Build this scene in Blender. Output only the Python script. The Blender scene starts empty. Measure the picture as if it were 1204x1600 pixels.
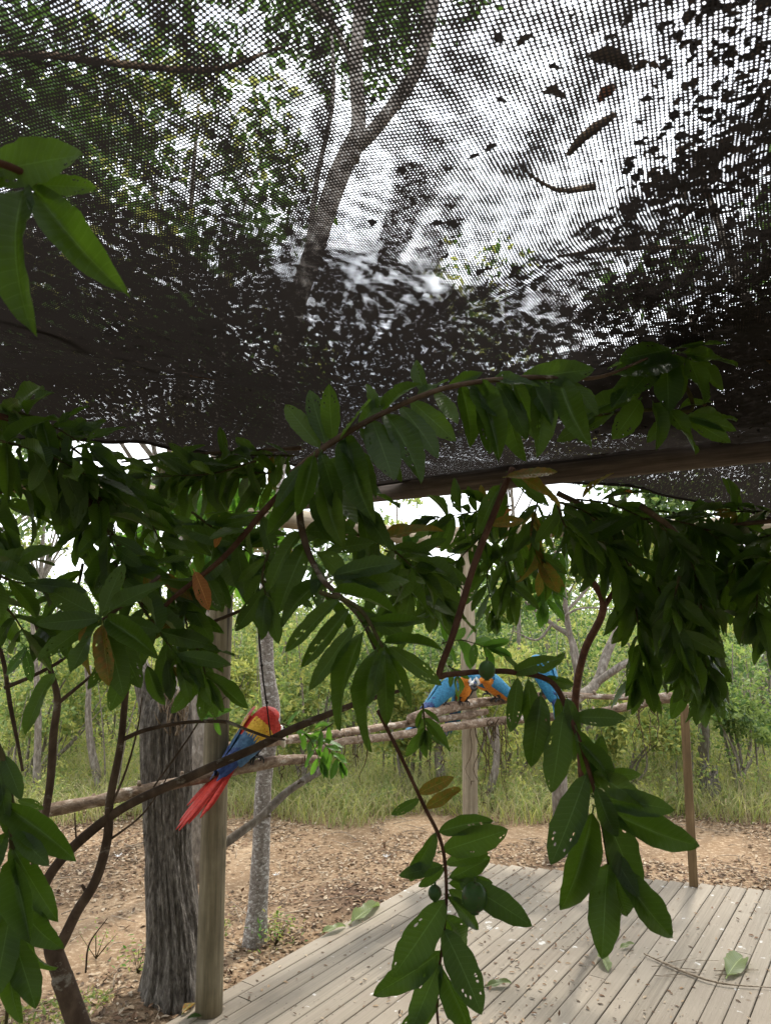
import bpy, math, random
import numpy as np
from mathutils import Vector, Matrix, noise

# ------------------------------------------------------------------ camera, sky, sun, exposure
scn = bpy.context.scene
col = scn.collection
R = math.radians
PITCH = R(7.7)
CAMZ = 1.70
F = 1156.0
cam_data = bpy.data.cameras.new('camera')
cam = bpy.data.objects.new('camera', cam_data)
col.objects.link(cam)
cam.location = (0, 0, CAMZ)
cam.rotation_euler = (math.pi / 2 + PITCH, 0, 0)
cam_data.sensor_fit = 'VERTICAL'
cam_data.sensor_height = 36
cam_data.sensor_width = 27
cam_data.lens = 26.01
cam_data.clip_start = 0.02
cam_data.clip_end = 1500
cam_data.dof.use_dof = True
cam_data.dof.focus_distance = 2.2
cam_data.dof.aperture_fstop = 15
scn.camera = cam

SUN_EL, SUN_AZ = R(58), R(28)          # azimuth clockwise from +Y (ahead), towards the right
world = bpy.data.worlds.new('World')
scn.world = world
world.use_nodes = True
nt = world.node_tree
for n in list(nt.nodes): nt.nodes.remove(n)
wo = nt.nodes.new('ShaderNodeOutputWorld')
bg = nt.nodes.new('ShaderNodeBackground')
sky = nt.nodes.new('ShaderNodeTexSky')
sky.sky_type = 'NISHITA'
sky.sun_disc = False
sky.sun_elevation = SUN_EL
sky.sun_rotation = SUN_AZ
sky.dust_density = 2.0
tc = nt.nodes.new('ShaderNodeTexCoord')
nz = nt.nodes.new('ShaderNodeTexNoise'); nz.inputs['Scale'].default_value = 2.6; nz.inputs['Detail'].default_value = 6
rp = nt.nodes.new('ShaderNodeValToRGB')
rp.color_ramp.elements[0].position = 0.36; rp.color_ramp.elements[0].color = (0.35, 0.35, 0.35, 1)
rp.color_ramp.elements[1].position = 0.56; rp.color_ramp.elements[1].color = (1, 1, 1, 1)
mx = nt.nodes.new('ShaderNodeMix'); mx.data_type = 'RGBA'
nt.links.new(tc.outputs['Generated'], nz.inputs['Vector'])
nt.links.new(nz.outputs['Fac'], rp.inputs['Fac'])
nt.links.new(rp.outputs['Color'], mx.inputs['Factor'])
nt.links.new(sky.outputs['Color'], mx.inputs['A'])
mx.inputs['B'].default_value = (17, 17.6, 18.4, 1)
nt.links.new(mx.outputs['Result'], bg.inputs['Color'])
bg.inputs['Strength'].default_value = 0.13
nt.links.new(bg.outputs[0], wo.inputs[0])

sd = bpy.data.lights.new('sun', 'SUN')
sun = bpy.data.objects.new('sun', sd)
col.objects.link(sun)
sd.energy = 3.0
sd.angle = R(5)
sd.color = (1.0, 0.95, 0.86)
sdir = Vector((math.sin(SUN_AZ) * math.cos(SUN_EL), math.cos(SUN_AZ) * math.cos(SUN_EL), math.sin(SUN_EL)))
sun.rotation_euler = sdir.to_track_quat('Z', 'Y').to_euler()

scn.view_settings.view_transform = 'Standard'
scn.view_settings.look = 'None'
scn.view_settings.gamma = 1
scn.view_settings.use_curve_mapping = False
scn.view_settings.exposure = 0.58
scn.render.engine = 'CYCLES'
cy = scn.cycles
cy.use_denoising = True
try: cy.denoiser = 'OPENIMAGEDENOISE'
except Exception: pass
cy.max_bounces = 7
cy.diffuse_bounces = 3
cy.glossy_bounces = 2
cy.transmission_bounces = 4
cy.transparent_max_bounces = 10
cy.caustics_reflective = False
cy.caustics_refractive = False

rnd = random.Random(11)
npr = np.random.RandomState(5)

# ------------------------------------------------------------------ geometry helpers
def ray(px, py):
    cx, cyy = (px - 602) / F, (800 - py) / F
    return Vector((cx, math.cos(PITCH) - cyy * math.sin(PITCH), math.sin(PITCH) + cyy * math.cos(PITCH)))
def at(px, py, d):                 # the point seen at a pixel of the photograph, d metres ahead
    r = ray(px, py)
    return Vector((0, 0, CAMZ)) + r * (d / r.y)
def ground(px, py, z=0.0):
    r = ray(px, py)
    return Vector((0, 0, CAMZ)) + r * ((z - CAMZ) / r.z)

def catmull(pts, n=6):
    if len(pts) < 3: 
        return [pts[0].lerp(pts[-1], k / n) for k in range(n + 1)]
    P = [pts[0] * 2 - pts[1]] + list(pts) + [pts[-1] * 2 - pts[-2]]
    out = []
    for i in range(1, len(P) - 2):
        a, b, c, d = P[i - 1], P[i], P[i + 1], P[i + 2]
        for k in range(n):
            t = k / n
            out.append(0.5 * ((2 * b) + (c - a) * t + (2 * a - 5 * b + 4 * c - d) * t * t + (3 * b - a - 3 * c + d) * t ** 3))
    out.append(P[-2].copy())
    return out

class MB:
    def __init__(s): s.v = []; s.f = []; s.m = []
    def tube(s, pts, rad, seg=8, n=6, rough=0.0, freq=20, cap=True, mi=0, smooth_path=True, flat=1.0):
        """pts list of Vectors, rad: list (per pt) or float"""
        pts = [Vector(p) for p in pts]
        if not isinstance(rad, (list, tuple)): rad = [rad] * len(pts)
        path = catmull(pts, n) if smooth_path else pts
        m = len(path)
        rr = [float(np.interp(i / (m - 1) * (len(rad) - 1), range(len(rad)), rad)) for i in range(m)]
        t0 = (path[1] - path[0]).normalized()
        ref = Vector((0, 0, 1)) if abs(t0.z) < 0.9 else Vector((1, 0, 0))
        u = t0.cross(ref).normalized()
        b0 = len(s.v)
        for i, p in enumerate(path):
            t = (path[min(i + 1, m - 1)] - path[max(i - 1, 0)])
            if t.length < 1e-9: t = t0
            t = t.normalized()
            u = (u - t * u.dot(t))
            if u.length < 1e-6: u = t.orthogonal()
            u = u.normalized()
            w = t.cross(u)
            for k in range(seg):
                a = 2 * math.pi * k / seg
                r = rr[i]
                if rough:
                    q = Vector((math.cos(a) * freq * .06, math.sin(a) * freq * .06, 0)) + p * freq
                    r *= 1 + rough * noise.noise(q)
                s.v.append(p + u * (math.cos(a) * r) + w * (math.sin(a) * r * flat))
        for i in range(m - 1):
            for k in range(seg):
                a = b0 + i * seg + k; b = b0 + i * seg + (k + 1) % seg
                s.f.append((a, b, b + seg, a + seg)); s.m.append(mi)
        if cap:
            s.f.append(tuple(b0 + k for k in range(seg))[::-1]); s.m.append(mi)
            s.f.append(tuple(b0 + (m - 1) * seg + k for k in range(seg))); s.m.append(mi)
        return s
    def box(s, c, e, mat=None, mi=0):
        b0 = len(s.v)
        for sx in (-1, 1):
            for sy in (-1, 1):
                for sz in (-1, 1):
                    p = Vector((sx * e[0] / 2, sy * e[1] / 2, sz * e[2] / 2))
                    if mat: p = mat @ p
                    s.v.append(p + Vector(c))
        for f in ((0, 1, 3, 2), (4, 6, 7, 5), (0, 4, 5, 1), (2, 3, 7, 6), (0, 2, 6, 4), (1, 5, 7, 3)):
            s.f.append(tuple(b0 + k for k in f)); s.m.append(mi)
        return s
    def sphere(s, c, r, seg=14, rings=9, mi=0, wob=0.0):
        b0 = len(s.v)
        c = Vector(c)
        r = r if isinstance(r, (tuple, list)) else (r, r, r)
        for i in range(rings + 1):
            th = math.pi * i / rings
            for k in range(seg):
                a = 2 * math.pi * k / seg
                q = Vector((math.sin(th) * math.cos(a) * r[0], math.sin(th) * math.sin(a) * r[1], math.cos(th) * r[2]))
                s.v.append(c + q)
        for i in range(rings):
            for k in range(seg):
                a = b0 + i * seg + k; b = b0 + i * seg + (k + 1) % seg
                s.f.append((a, a + seg, b + seg, b)); s.m.append(mi)
        return s
    def mesh(s, name, mats, smooth=True):
        me = bpy.data.meshes.new(name)
        me.from_pydata([tuple(v) for v in s.v], [], s.f)
        for m in (mats if isinstance(mats, (list, tuple)) else [mats]): me.materials.append(m)
        me.polygons.foreach_set('material_index', s.m)
        me.polygons.foreach_set('use_smooth', [smooth] * len(s.f))
        me.update()
        return me
    def build(s, name, mats, parent=None, smooth=True, origin=None):
        if origin is not None:
            o_ = Vector(origin); s.v = [Vector(v) - o_ for v in s.v]
        o = bpy.data.objects.new(name, s.mesh(name, mats, smooth))
        col.objects.link(o)
        if origin is not None: o.location = origin
        if parent: o.parent = parent
        return o

def tag(o, label=None, cat=None, group=None, kind=None):
    if label: o['label'] = label
    if cat: o['category'] = cat
    if group: o['group'] = group
    if kind: o['kind'] = kind
    return o
def empty(name, loc, label, cat, group=None):
    o = bpy.data.objects.new(name, None); col.objects.link(o)
    o.location = loc; o.empty_display_size = 0.05
    return tag(o, label, cat, group)
def rawmesh(name, V, Fq, mat, parent=None, smooth=False):
    """V (n,3) array, Fq (m,k) array of equal faces"""
    me = bpy.data.meshes.new(name)
    m, k = Fq.shape
    me.vertices.add(len(V)); me.vertices.foreach_set('co', V.astype(np.float32).ravel())
    me.loops.add(m * k); me.loops.foreach_set('vertex_index', Fq.astype(np.int32).ravel())
    me.polygons.add(m)
    me.polygons.foreach_set('loop_start', np.arange(0, m * k, k, dtype=np.int32))
    me.polygons.foreach_set('loop_total', np.full(m, k, dtype=np.int32))
    me.polygons.foreach_set('use_smooth', np.full(m, smooth))
    for mm in (mat if isinstance(mat, (list, tuple)) else [mat]): me.materials.append(mm)
    me.update(calc_edges=True)
    o = bpy.data.objects.new(name, me); col.objects.link(o)
    if parent: o.parent = parent
    return o

# ------------------------------------------------------------------ material helpers
class N:
    def __init__(s, name):
        s.m = bpy.data.materials.new(name); s.m.use_nodes = True
        s.t = s.m.node_tree
        for n in list(s.t.nodes): s.t.nodes.remove(n)
        s.out = s.t.nodes.new('ShaderNodeOutputMaterial')
    def n(s, typ, **kw):
        x = s.t.nodes.new('ShaderNode' + typ)
        for k, v in kw.items():
            if k.startswith('_'): setattr(x, k[1:], v)
            else: s.set(x, k.replace('__', ' '), v)
        return x
    def set(s, x, k, v):
        i = x.inputs[int(k[1:])] if (k[0] == 'i' and k[1:].isdigit()) else x.inputs[k]
        if isinstance(v, bpy.types.NodeSocket): s.t.links.new(v, i)
        else:
            if isinstance(v, (tuple, list)) and len(v) == 3 and i.type == 'RGBA': v = (*v, 1)
            i.default_value = v
    def math(s, op, a, b=None, c=None, clamp=False):
        x = s.t.nodes.new('ShaderNodeMath'); x.operation = op; x.use_clamp = clamp
        for k, v in enumerate((a, b, c)):
            if v is not None: s.set(x, 'i%d' % k, v)
        return x.outputs[0]
    def ramp(s, fac, stops):
        x = s.t.nodes.new('ShaderNodeValToRGB')
        s.set(x, 'Fac', fac)
        el = x.color_ramp.elements
        while len(el) < len(stops): el.new(0.5)
        for e, (p, c) in zip(el, stops):
            e.position = p; e.color = (*c, 1) if len(c) == 3 else c
        return x.outputs['Color']
    def mix(s, f, a, b, typ='MIX'):
        x = s.t.nodes.new('ShaderNodeMix'); x.data_type = 'RGBA'; x.blend_type = typ
        s.set(x, 'Factor', f)
        for k, v in (('A', a), ('B', b)):
            if isinstance(v, (tuple, list)) and len(v) == 3: v = (*v, 1)
            i = [q for q in x.inputs if q.name == k and q.type == 'RGBA'][0]
            if isinstance(v, bpy.types.NodeSocket): s.t.links.new(v, i)
            else: i.default_value = v
        return [q for q in x.outputs if q.type == 'RGBA'][0]
    def noise(s, scale, detail=4, vec=None, rough=0.55, dist=0.0):
        x = s.n('TexNoise', Scale=scale, Detail=detail, Roughness=rough, Distortion=dist)
        if vec is not None: s.set(x, 'Vector', vec)
        return x.outputs['Fac']
    def obj(s): return s.n('TexCoord').outputs['Object']
    def pos(s): return s.n('NewGeometry').outputs['Position']
    def rand(s): return s.n('ObjectInfo').outputs['Random']
    def mapv(s, vec, scale=(1, 1, 1), rot=(0, 0, 0), loc=(0, 0, 0)):
        x = s.n('Mapping'); s.set(x, 'Vector', vec)
        x.inputs['Scale'].default_value = scale; x.inputs['Rotation'].default_value = rot; x.inputs['Location'].default_value = loc
        return x.outputs[0]
    def bump(s, h, st=0.4, dist=0.01):
        return s.n('Bump', Strength=st, Distance=dist, Height=h).outputs[0]
    def pbr(s, color, rough=0.6, bump=None, spec=0.3):
        x = s.n('BsdfPrincipled', Roughness=rough)
        s.set(x, 'Base Color', color); x.inputs['Specular IOR Level'].default_value = spec
        if bump is not None: s.set(x, 'Normal', bump)
        s.t.links.new(x.outputs[0], s.out.inputs[0]); return x
    def surf(s, sh): s.t.links.new(sh, s.out.inputs[0]); return s.m

def leaf_mat(name, dark, light, trans, veins=True, spots=0.0, tfac=0.35, gloss=0.42, fine=True):
    m = N(name)
    r = m.rand()
    c = m.mix(r, dark, light)
    if veins: c = m.mix(m.ramp(r, [(.8, (0, 0, 0)), (1, (.8, .8, .8))]), c, tuple(q * k for q, k in zip(light, (2.1, 1.7, 1.0))))
    nzv = m.noise(14 if fine else 1.2, 3, m.obj() if fine else m.pos())
    c = m.mix(m.math('MULTIPLY', nzv, 0.5), c, light)
    if spots:
        sp = m.noise(9, 4, m.obj(), 0.7)
        f = m.math('SMOOTHSTEP', 0.0, 1.0, sp) if False else m.ramp(sp, [(0.5 - spots * .2, (0, 0, 0)), (0.62, (1, 1, 1))])
        c = m.mix(f, c, (0.28, 0.09, 0.02))
    bmp = None
    if veins:
        uv = m.n('UVMap').outputs[0]
        sx = m.n('SeparateXYZ', Vector=uv)
        d = m.math('ABSOLUTE', m.math('SUBTRACT', sx.outputs[0], 0.5))
        mid = m.math('LESS_THAN', d, 0.016)
        fr = m.math('PINGPONG', m.math('MULTIPLY', sx.outputs[1], 14), 0.5)
        side = m.math('LESS_THAN', fr, 0.035)
        v = m.math('MAXIMUM', m.math('MULTIPLY', mid, 0.8), m.math('MULTIPLY', side, 0.35))
        c = m.mix(v, c, tuple(min(1, q * 2.6 + .03) for q in light))
        bmp = m.bump(m.math('ADD', m.math('MULTIPLY', fr, 1.0), m.math('MULTIPLY', m.noise(60, 2, m.obj()), .3)), 0.35, 0.002)
    bf = m.n('NewGeometry').outputs['Backfacing']
    c = m.mix(m.math('MULTIPLY', bf, 0.35), c, tuple(q * 1.6 + .015 for q in light))
    p = m.n('BsdfPrincipled', Roughness=gloss)
    m.set(p, 'Base Color', c); p.inputs['Specular IOR Level'].default_value = 0.35
    if bmp is not None: m.set(p, 'Normal', bmp)
    t = m.n('BsdfTranslucent')
    m.set(t, 'Color', m.mix(r, trans, tuple(q * 1.3 for q in trans)))
    x = m.n('MixShader', i0=tfac, i1=p.outputs[0], i2=t.outputs[0])
    return m.surf(x.outputs[0])

M = {}
M['leaf'] = leaf_mat('guava_leaf_green', (0.014, 0.033, 0.007), (0.034, 0.066, 0.012), (0.14, 0.27, 0.018))
M['leaf_far'] = leaf_mat('leaf_bright_green', (0.03, 0.08, 0.012), (0.06, 0.14, 0.02), (0.16, 0.36, 0.03))
M['leaf_yellow'] = leaf_mat('leaf_yellowing', (0.05, 0.075, 0.012), (0.12, 0.12, 0.016), (0.24, 0.24, 0.02), spots=0.5)
M['leaf_orange'] = leaf_mat('leaf_orange_brown', (0.30, 0.12, 0.03), (0.42, 0.19, 0.04), (0.5, 0.22, 0.05), spots=0.9)
M['scrub_g'] = leaf_mat('scrub_green', (0.075, 0.12, 0.032), (0.15, 0.20, 0.06), (0.3, 0.40, 0.09), veins=False, fine=False, gloss=.6)
M['scrub_y'] = leaf_mat('scrub_yellow_green', (0.18, 0.20, 0.045), (0.32, 0.31, 0.09), (0.5, 0.53, 0.13), veins=False, fine=False, gloss=.6)
M['scrub_d'] = leaf_mat('scrub_dark_green', (0.03, 0.06, 0.02), (0.06, 0.10, 0.03), (0.10, 0.2, 0.04), veins=False, fine=False, gloss=.5)
M['grass'] = leaf_mat('grass_dry_green', (0.14, 0.18, 0.05), (0.32, 0.31, 0.15), (0.42, 0.44, 0.17), veins=False, fine=False, gloss=.6)
M['straw'] = leaf_mat('grass_straw', (0.30, 0.26, 0.13), (0.42, 0.36, 0.2), (0.4, 0.34, 0.2), veins=False, fine=False, gloss=.7)
M['canopy'] = leaf_mat('canopy_leaf', (0.025, 0.055, 0.012), (0.045, 0.09, 0.02), (0.09, 0.18, 0.02), veins=False, fine=False, gloss=.5)

def bark(name, a, b, c, sc=30, stretch=(1, 1, .15), bst=0.8, bd=0.012, patch=None):
    m = N(name)
    v = m.mapv(m.pos(), stretch)
    n1 = m.noise(sc, 6, v, 0.65, 0.4)
    n2 = m.noise(sc * .18, 3, m.pos())
    cc = m.ramp(n1, [(0.33, a), (0.52, b), (0.68, c)])
    cc = m.mix(m.math('MULTIPLY', n2, .5), cc, b)
    if patch:
        n3 = m.noise(patch[1], 5, m.mapv(m.pos(), (1, 1, 1.6)), 0.7)
        cc = m.mix(m.ramp(n3, [(patch[2], (0, 0, 0)), (patch[2] + .08, (1, 1, 1))]), cc, patch[0])
    m.pbr(cc, 0.85, m.bump(n1, bst, bd), 0.15)
    return m.m
M['bark_rough'] = bark('bark_rough_grey', (0.03, 0.025, 0.021), (0.19, 0.165, 0.14), (0.44, 0.40, 0.35), 95, (1, 1, .25), 1.0, 0.03)
M['bark_pale'] = bark('bark_pale_lichen', (0.08, 0.065, 0.055), (0.22, 0.19, 0.165), (0.36, 0.33, 0.3), 60, (1, 1, 1.2), .7, .006, ((0.48, 0.46, 0.43), 38, .53))
M['bark_grey'] = bark('bark_grey_branch', (0.07, 0.06, 0.05), (0.2, 0.17, 0.14), (0.36, 0.33, 0.29), 40, (1, 1, .4), .6, .006)
M['bark_perch'] = bark('bark_peeling_perch', (0.07, 0.045, 0.03), (0.24, 0.17, 0.12), (0.46, 0.38, 0.30), 22, (1, 1, 2), .8, .01, ((0.5, 0.44, 0.37), 14, .56))
M['bark_guava'] = bark('bark_guava_brown', (0.035, 0.022, 0.015), (0.09, 0.06, 0.042), (0.17, 0.12, 0.085), 18, (1, 1, .6), .4, .004, ((0.25, 0.22, 0.18), 16, .6))
M['bark_red'] = bark('bark_reddish_twig', (0.04, 0.02, 0.014), (0.08, 0.038, 0.024), (0.14, 0.08, 0.05), 30, (1, 1, .5), .3, .003)
M['twig_green'] = bark('twig_green_brown', (0.03, 0.03, 0.012), (0.07, 0.06, 0.025), (0.12, 0.10, 0.04), 40, (1, 1, 1), .2, .002)
M['stick'] = bark('dry_stick', (0.12, 0.09, 0.06), (0.28, 0.22, 0.16), (0.45, 0.38, 0.3), 50, (1, 1, 1), .3, .003)
M['vine'] = bark('dry_vine_brown', (0.03, 0.02, 0.013), (0.09, 0.06, 0.035), (0.18, 0.12, 0.07), 50, (1, 1, 1), .3, .003)

def pole_mat(name, a, b, c):
    m = N(name)
    v = m.mapv(m.obj(), (1, 1, 0.06))
    n1 = m.noise(60, 5, v, .6)
    n2 = m.noise(6, 4, m.mapv(m.obj(), (1, 1, .5)))
    cc = m.ramp(n1, [(0.35, a), (0.55, b), (0.72, c)])
    cc = m.mix(m.ramp(n2, [(.4, (0, 0, 0)), (.75, (.55, .55, .55))]), cc, tuple(q * .55 for q in a))
    crack = m.ramp(m.noise(18, 3, m.mapv(m.obj(), (1, 1, .03)), .5, .3), [(.285, (1, 1, 1)), (.31, (0, 0, 0))])
    cc = m.mix(crack, cc, (0.03, .022, .015))
    kn = m.n('TexVoronoi', Scale=1.0); m.set(kn, 'Vector', m.mapv(m.obj(), (9, 9, 3.2)))
    cc = m.mix(m.ramp(kn.outputs['Distance'], [(.05, (.85, .85, .85)), (.13, (0, 0, 0))]), cc, tuple(q * .35 for q in a))
    cc = m.mix(m.ramp(m.noise(3.5, 5, m.pos(), .65), [(.45, (0, 0, 0)), (.7, (.45, .45, .45))]), cc, tuple(q * .45 for q in a))
    m.pbr(cc, .75, m.bump(n1, .3, .003), .25)
    return m.m
M['pole'] = pole_mat('round_pole_wood', (0.13, 0.105, 0.065), (0.20, 0.165, 0.105), (0.28, 0.235, 0.155))
M['pole_pale'] = pole_mat('round_pole_pale_wood', (0.24, 0.19, 0.125), (0.34, 0.28, 0.2), (0.44, 0.37, 0.27))
M['beam'] = pole_mat('beam_wood', (0.06, 0.045, 0.035), (0.11, 0.085, 0.068), (0.18, 0.14, 0.11))
M['sq_post'] = pole_mat('square_post_wood', (0.14, 0.09, 0.045), (0.2, 0.13, 0.065), (0.27, 0.19, 0.1))
m = N('cut_wood_end'); m.pbr(m.ramp(m.noise(40, 3, m.obj()), [(.4, (.3, .2, .12)), (.7, (.45, .33, .2))]), .8); M['cut'] = m.m

# ------------------------------------------------------------------ deck frame
AZ = R(34.7)
PD = Vector((math.sin(AZ), math.cos(AZ), 0))       # plank direction (away to the right)
PN = Vector((math.cos(AZ), -math.sin(AZ), 0))      # across the planks, to the right
EDGE0 = ground(380, 1534)
CORNER = ground(712, 1344)
FAR1 = ground(1204, 1391)
e_off = (EDGE0.dot(PN) + ground(638, 1384).dot(PN)) / 2
far_dir = (FAR1 - CORNER).normalized()
corner_s = CORNER.dot(PD)
PITCHW = 0.0868
def deckpt(s, n, z=0): return PD * s + PN * n + Vector((0, 0, z))
def far_s(n):      # where a board at offset n ends
    n0 = CORNER.dot(PN); s0 = CORNER.dot(PD)
    k = far_dir.dot(PD) / far_dir.dot(PN)
    return s0 + (n - n0) * k

m = N('deck_board_wood')
o_ = m.obj()
r_ = m.rand()
grain = m.noise(70, 4, m.mapv(o_, (1, .05, 1)), .6)
base = m.ramp(grain, [(.3, (0.15, 0.125, 0.092)), (.55, (0.225, 0.192, 0.147)), (.8, (0.295, 0.255, 0.20))])
base = m.mix(m.math('MULTIPLY', r_, .6), base, (0.345, 0.295, 0.23))
kn = m.n('TexVoronoi', Scale=1.0); m.set(kn, 'Vector', m.mapv(m.pos(), (5, 5, 1)))
base = m.mix(m.ramp(kn.outputs['Distance'], [(.03, (.8, .8, .8)), (.075, (0, 0, 0))]), base, (.13, .085, .05))
big = m.noise(2.2, 5, m.pos(), .6)
base = m.mix(m.ramp(big, [(.42, (0, 0, 0)), (.72, (.6, .6, .6))]), base, (0.2, .16, .12))
drop = m.noise(13, 5, m.pos(), .62)
dense = m.noise(1.3, 2, m.pos())
thr = m.math('SUBTRACT', drop, m.math('MULTIPLY', m.math('SUBTRACT', .66, dense), .38))
base = m.mix(m.ramp(thr, [(.605, (0, 0, 0)), (.64, (.75, .75, .75))]), base, (0.62, .61, .58))
spk = m.noise(55, 3, m.pos(), .6)
base = m.mix(m.ramp(spk, [(.68, (0, 0, 0)), (.71, (.7, .7, .7))]), base, (0.06, .04, .025))
rib = m.math('SINE', m.math('MULTIPLY', m.n('SeparateXYZ', Vector=o_).outputs[0], 700))
m.pbr(base, .7, m.bump(m.math('ADD', grain, m.math('MULTIPLY', rib, .15)), .35, .003), .25)
M['deck'] = m.m

deck = bpy.data.objects.new('deck', None); col.objects.link(deck)
tag(deck, 'pale weathered timber deck with diagonal boards under the shade net', kind='structure')
board_cache = {}
def board(L, j):
    me = board_cache.get(j)
    W = PITCHW - 0.0042
    if me is None:
        b = MB(); bv = .003; T = .022
        prof = [(-W/2, -T), (-W/2, -bv), (-W/2 + bv, 0), (W/2 - bv, 0), (W/2, -bv), (W/2, -T)]
        for y in (0, 1):
            for p in prof: b.v.append(Vector((p[0], y, p[1])))
        k = len(prof)
        for i in range(k):
            b.f.append((i, (i + 1) % k, k + (i + 1) % k, k + i)); b.m.append(0)
        b.f.append(tuple(range(k))[::-1]); b.f.append(tuple(range(k, 2 * k))); b.m += [0, 0]
        me = b.mesh('board', M['deck'], False)
        board_cache[j] = me
    return me
nb = 0
for i in range(46):
    n = e_off + PITCHW * (i + .5)
    sf = far_s(n) + rnd.uniform(-.004, .004)
    s = sf
    lo = -1.2 if i > 8 else 0.6
    first = True
    while s > lo:
        L = rnd.uniform(1.0, 2.9) if first else rnd.uniform(1.8, 3.4)
        first = False
        o = bpy.data.objects.new('board', board(L, 0)); col.objects.link(o)
        o.parent = deck
        o.location = deckpt(s - L, n, rnd.uniform(-.0015, .0015))
        o.rotation_euler = (0, 0, -AZ + rnd.uniform(-.0008, .0008))
        o.scale = (1, L - .003, 1)
        s -= L; nb += 1
# joists and rim under the boards
jb = MB()
rot = Matrix.Rotation(-AZ, 3, 'Z')
nmid = e_off + PITCHW * 23
for s in np.arange(-1.0, corner_s + .1, .45):
    jb.box(deckpt(s, nmid, -.022 - .045), (PITCHW * 46 - .04, .045, .086), rot)
jb.build('joist', M['beam'], deck, False)
nb_ = MB()
for s in np.arange(-1.0 + .45 * 3, corner_s + .1, .45):
    for i in range(46):
        n = e_off + PITCHW * (i + .5)
        if s > far_s(n) - .03: continue
        for q in (-.026, .026):
            c_ = deckpt(s + rnd.uniform(-.006, .006), n + q + rnd.uniform(-.002, .002), .0012); b_ = len(nb_.v)
            for k in range(6): nb_.v.append(c_ + Vector((math.cos(k * 1.047) * .0033, math.sin(k * 1.047) * .0033, 0)))
            nb_.f.append(tuple(range(b_, b_ + 6))); nb_.m.append(0)
m = N('nail_rusty_steel'); m.pbr((.06, .045, .035), .6); M['nail'] = m.m
nb_.build('nail_heads', M['nail'], deck, False)['kind'] = 'stuff'
rb = MB(); s0 = .6; s1 = far_s(e_off)
rb.box(deckpt((s0 + s1) / 2, e_off + .024, -.022 - .05), (.03, s1 - s0 - .02, .095), rot)
rb.build('rim_board', M['beam'], deck, False)

# ------------------------------------------------------------------ ground
GZ = -0.10
EDGE_F = ground(720, 1285, GZ).y      # where the dirt track ends and the grass starts
def gz(x, y):
    d = Vector((x, y, 0))
    inside = (d.dot(PN) > e_off - .05 and d.dot(PD) < far_s(d.dot(PN)) + .05)
    h = .035 * noise.noise(Vector((x * .6, y * .6, 0))) + .012 * noise.noise(Vector((x * 3, y * 3, 3)))
    s = d.dot(PD) - far_s(d.dot(PN)); nn = e_off - d.dot(PN)
    if not inside:
        m_ = .07 * math.exp(-((max(s, nn) - .35) / .35) ** 2)
        h += m_ * (.6 + .8 * noise.noise(Vector((x * 1.3, y * 1.3, 8))))
        if y > EDGE_F: h += min((y - EDGE_F) * .02, .5)
        return GZ + h
    return GZ - .06 + h * .3
gx = np.concatenate([np.linspace(-400, -9, 16), np.linspace(-8.5, 9, 200), np.linspace(10, 400, 16)])
gy = np.concatenate([np.linspace(-60, -2, 8), np.linspace(-1.5, 12, 170), np.linspace(12.6, 40, 24), np.linspace(60, 600, 8)])
V = np.array([(x, y, gz(x, y)) for y in gy for x in gx])
nx = len(gx)
Fq = np.array([(j * nx + i, j * nx + i + 1, (j + 1) * nx + i + 1, (j + 1) * nx + i) for j in range(len(gy) - 1) for i in range(nx - 1)])
m = N('dirt_ground')
p_ = m.pos()
n1 = m.noise(1.4, 6, p_, .6); n2 = m.noise(28, 5, p_, .7); n3 = m.noise(5, 4, p_, .6)
c = m.ramp(n1, [(.32, (0.135, 0.088, 0.052)), (.5, (0.235, 0.155, 0.092)), (.7, (0.32, 0.225, 0.14))])
c = m.mix(m.ramp(n3, [(.42, (0, 0, 0)), (.7, (.5, .5, .5))]), c, (0.17, .12, .08))
c = m.mix(m.ramp(n2, [(.5, (0, 0, 0)), (.75, (.8, .8, .8))]), c, (0.56, .44, .30))
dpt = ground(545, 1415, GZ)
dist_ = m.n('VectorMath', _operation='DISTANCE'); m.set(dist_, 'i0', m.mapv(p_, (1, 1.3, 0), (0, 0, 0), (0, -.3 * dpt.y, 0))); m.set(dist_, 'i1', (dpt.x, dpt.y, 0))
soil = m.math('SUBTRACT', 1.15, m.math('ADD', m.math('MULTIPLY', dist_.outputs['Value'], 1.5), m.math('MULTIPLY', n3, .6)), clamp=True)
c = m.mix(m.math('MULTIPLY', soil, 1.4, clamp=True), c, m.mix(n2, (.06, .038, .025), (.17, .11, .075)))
far_ = m.math('MULTIPLY', m.math('SUBTRACT', m.n('SeparateXYZ', Vector=p_).outputs[1], EDGE_F + .2), 1.5, clamp=True)
c = m.mix(far_, c, m.ramp(n3, [(.35, (.05, .06, .02)), (.65, (.13, .13, .05))]))
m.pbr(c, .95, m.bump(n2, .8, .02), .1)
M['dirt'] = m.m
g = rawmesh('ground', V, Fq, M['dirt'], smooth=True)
tag(g, 'bare tan dirt track and leaf strewn ground beyond the deck', kind='structure')

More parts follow.
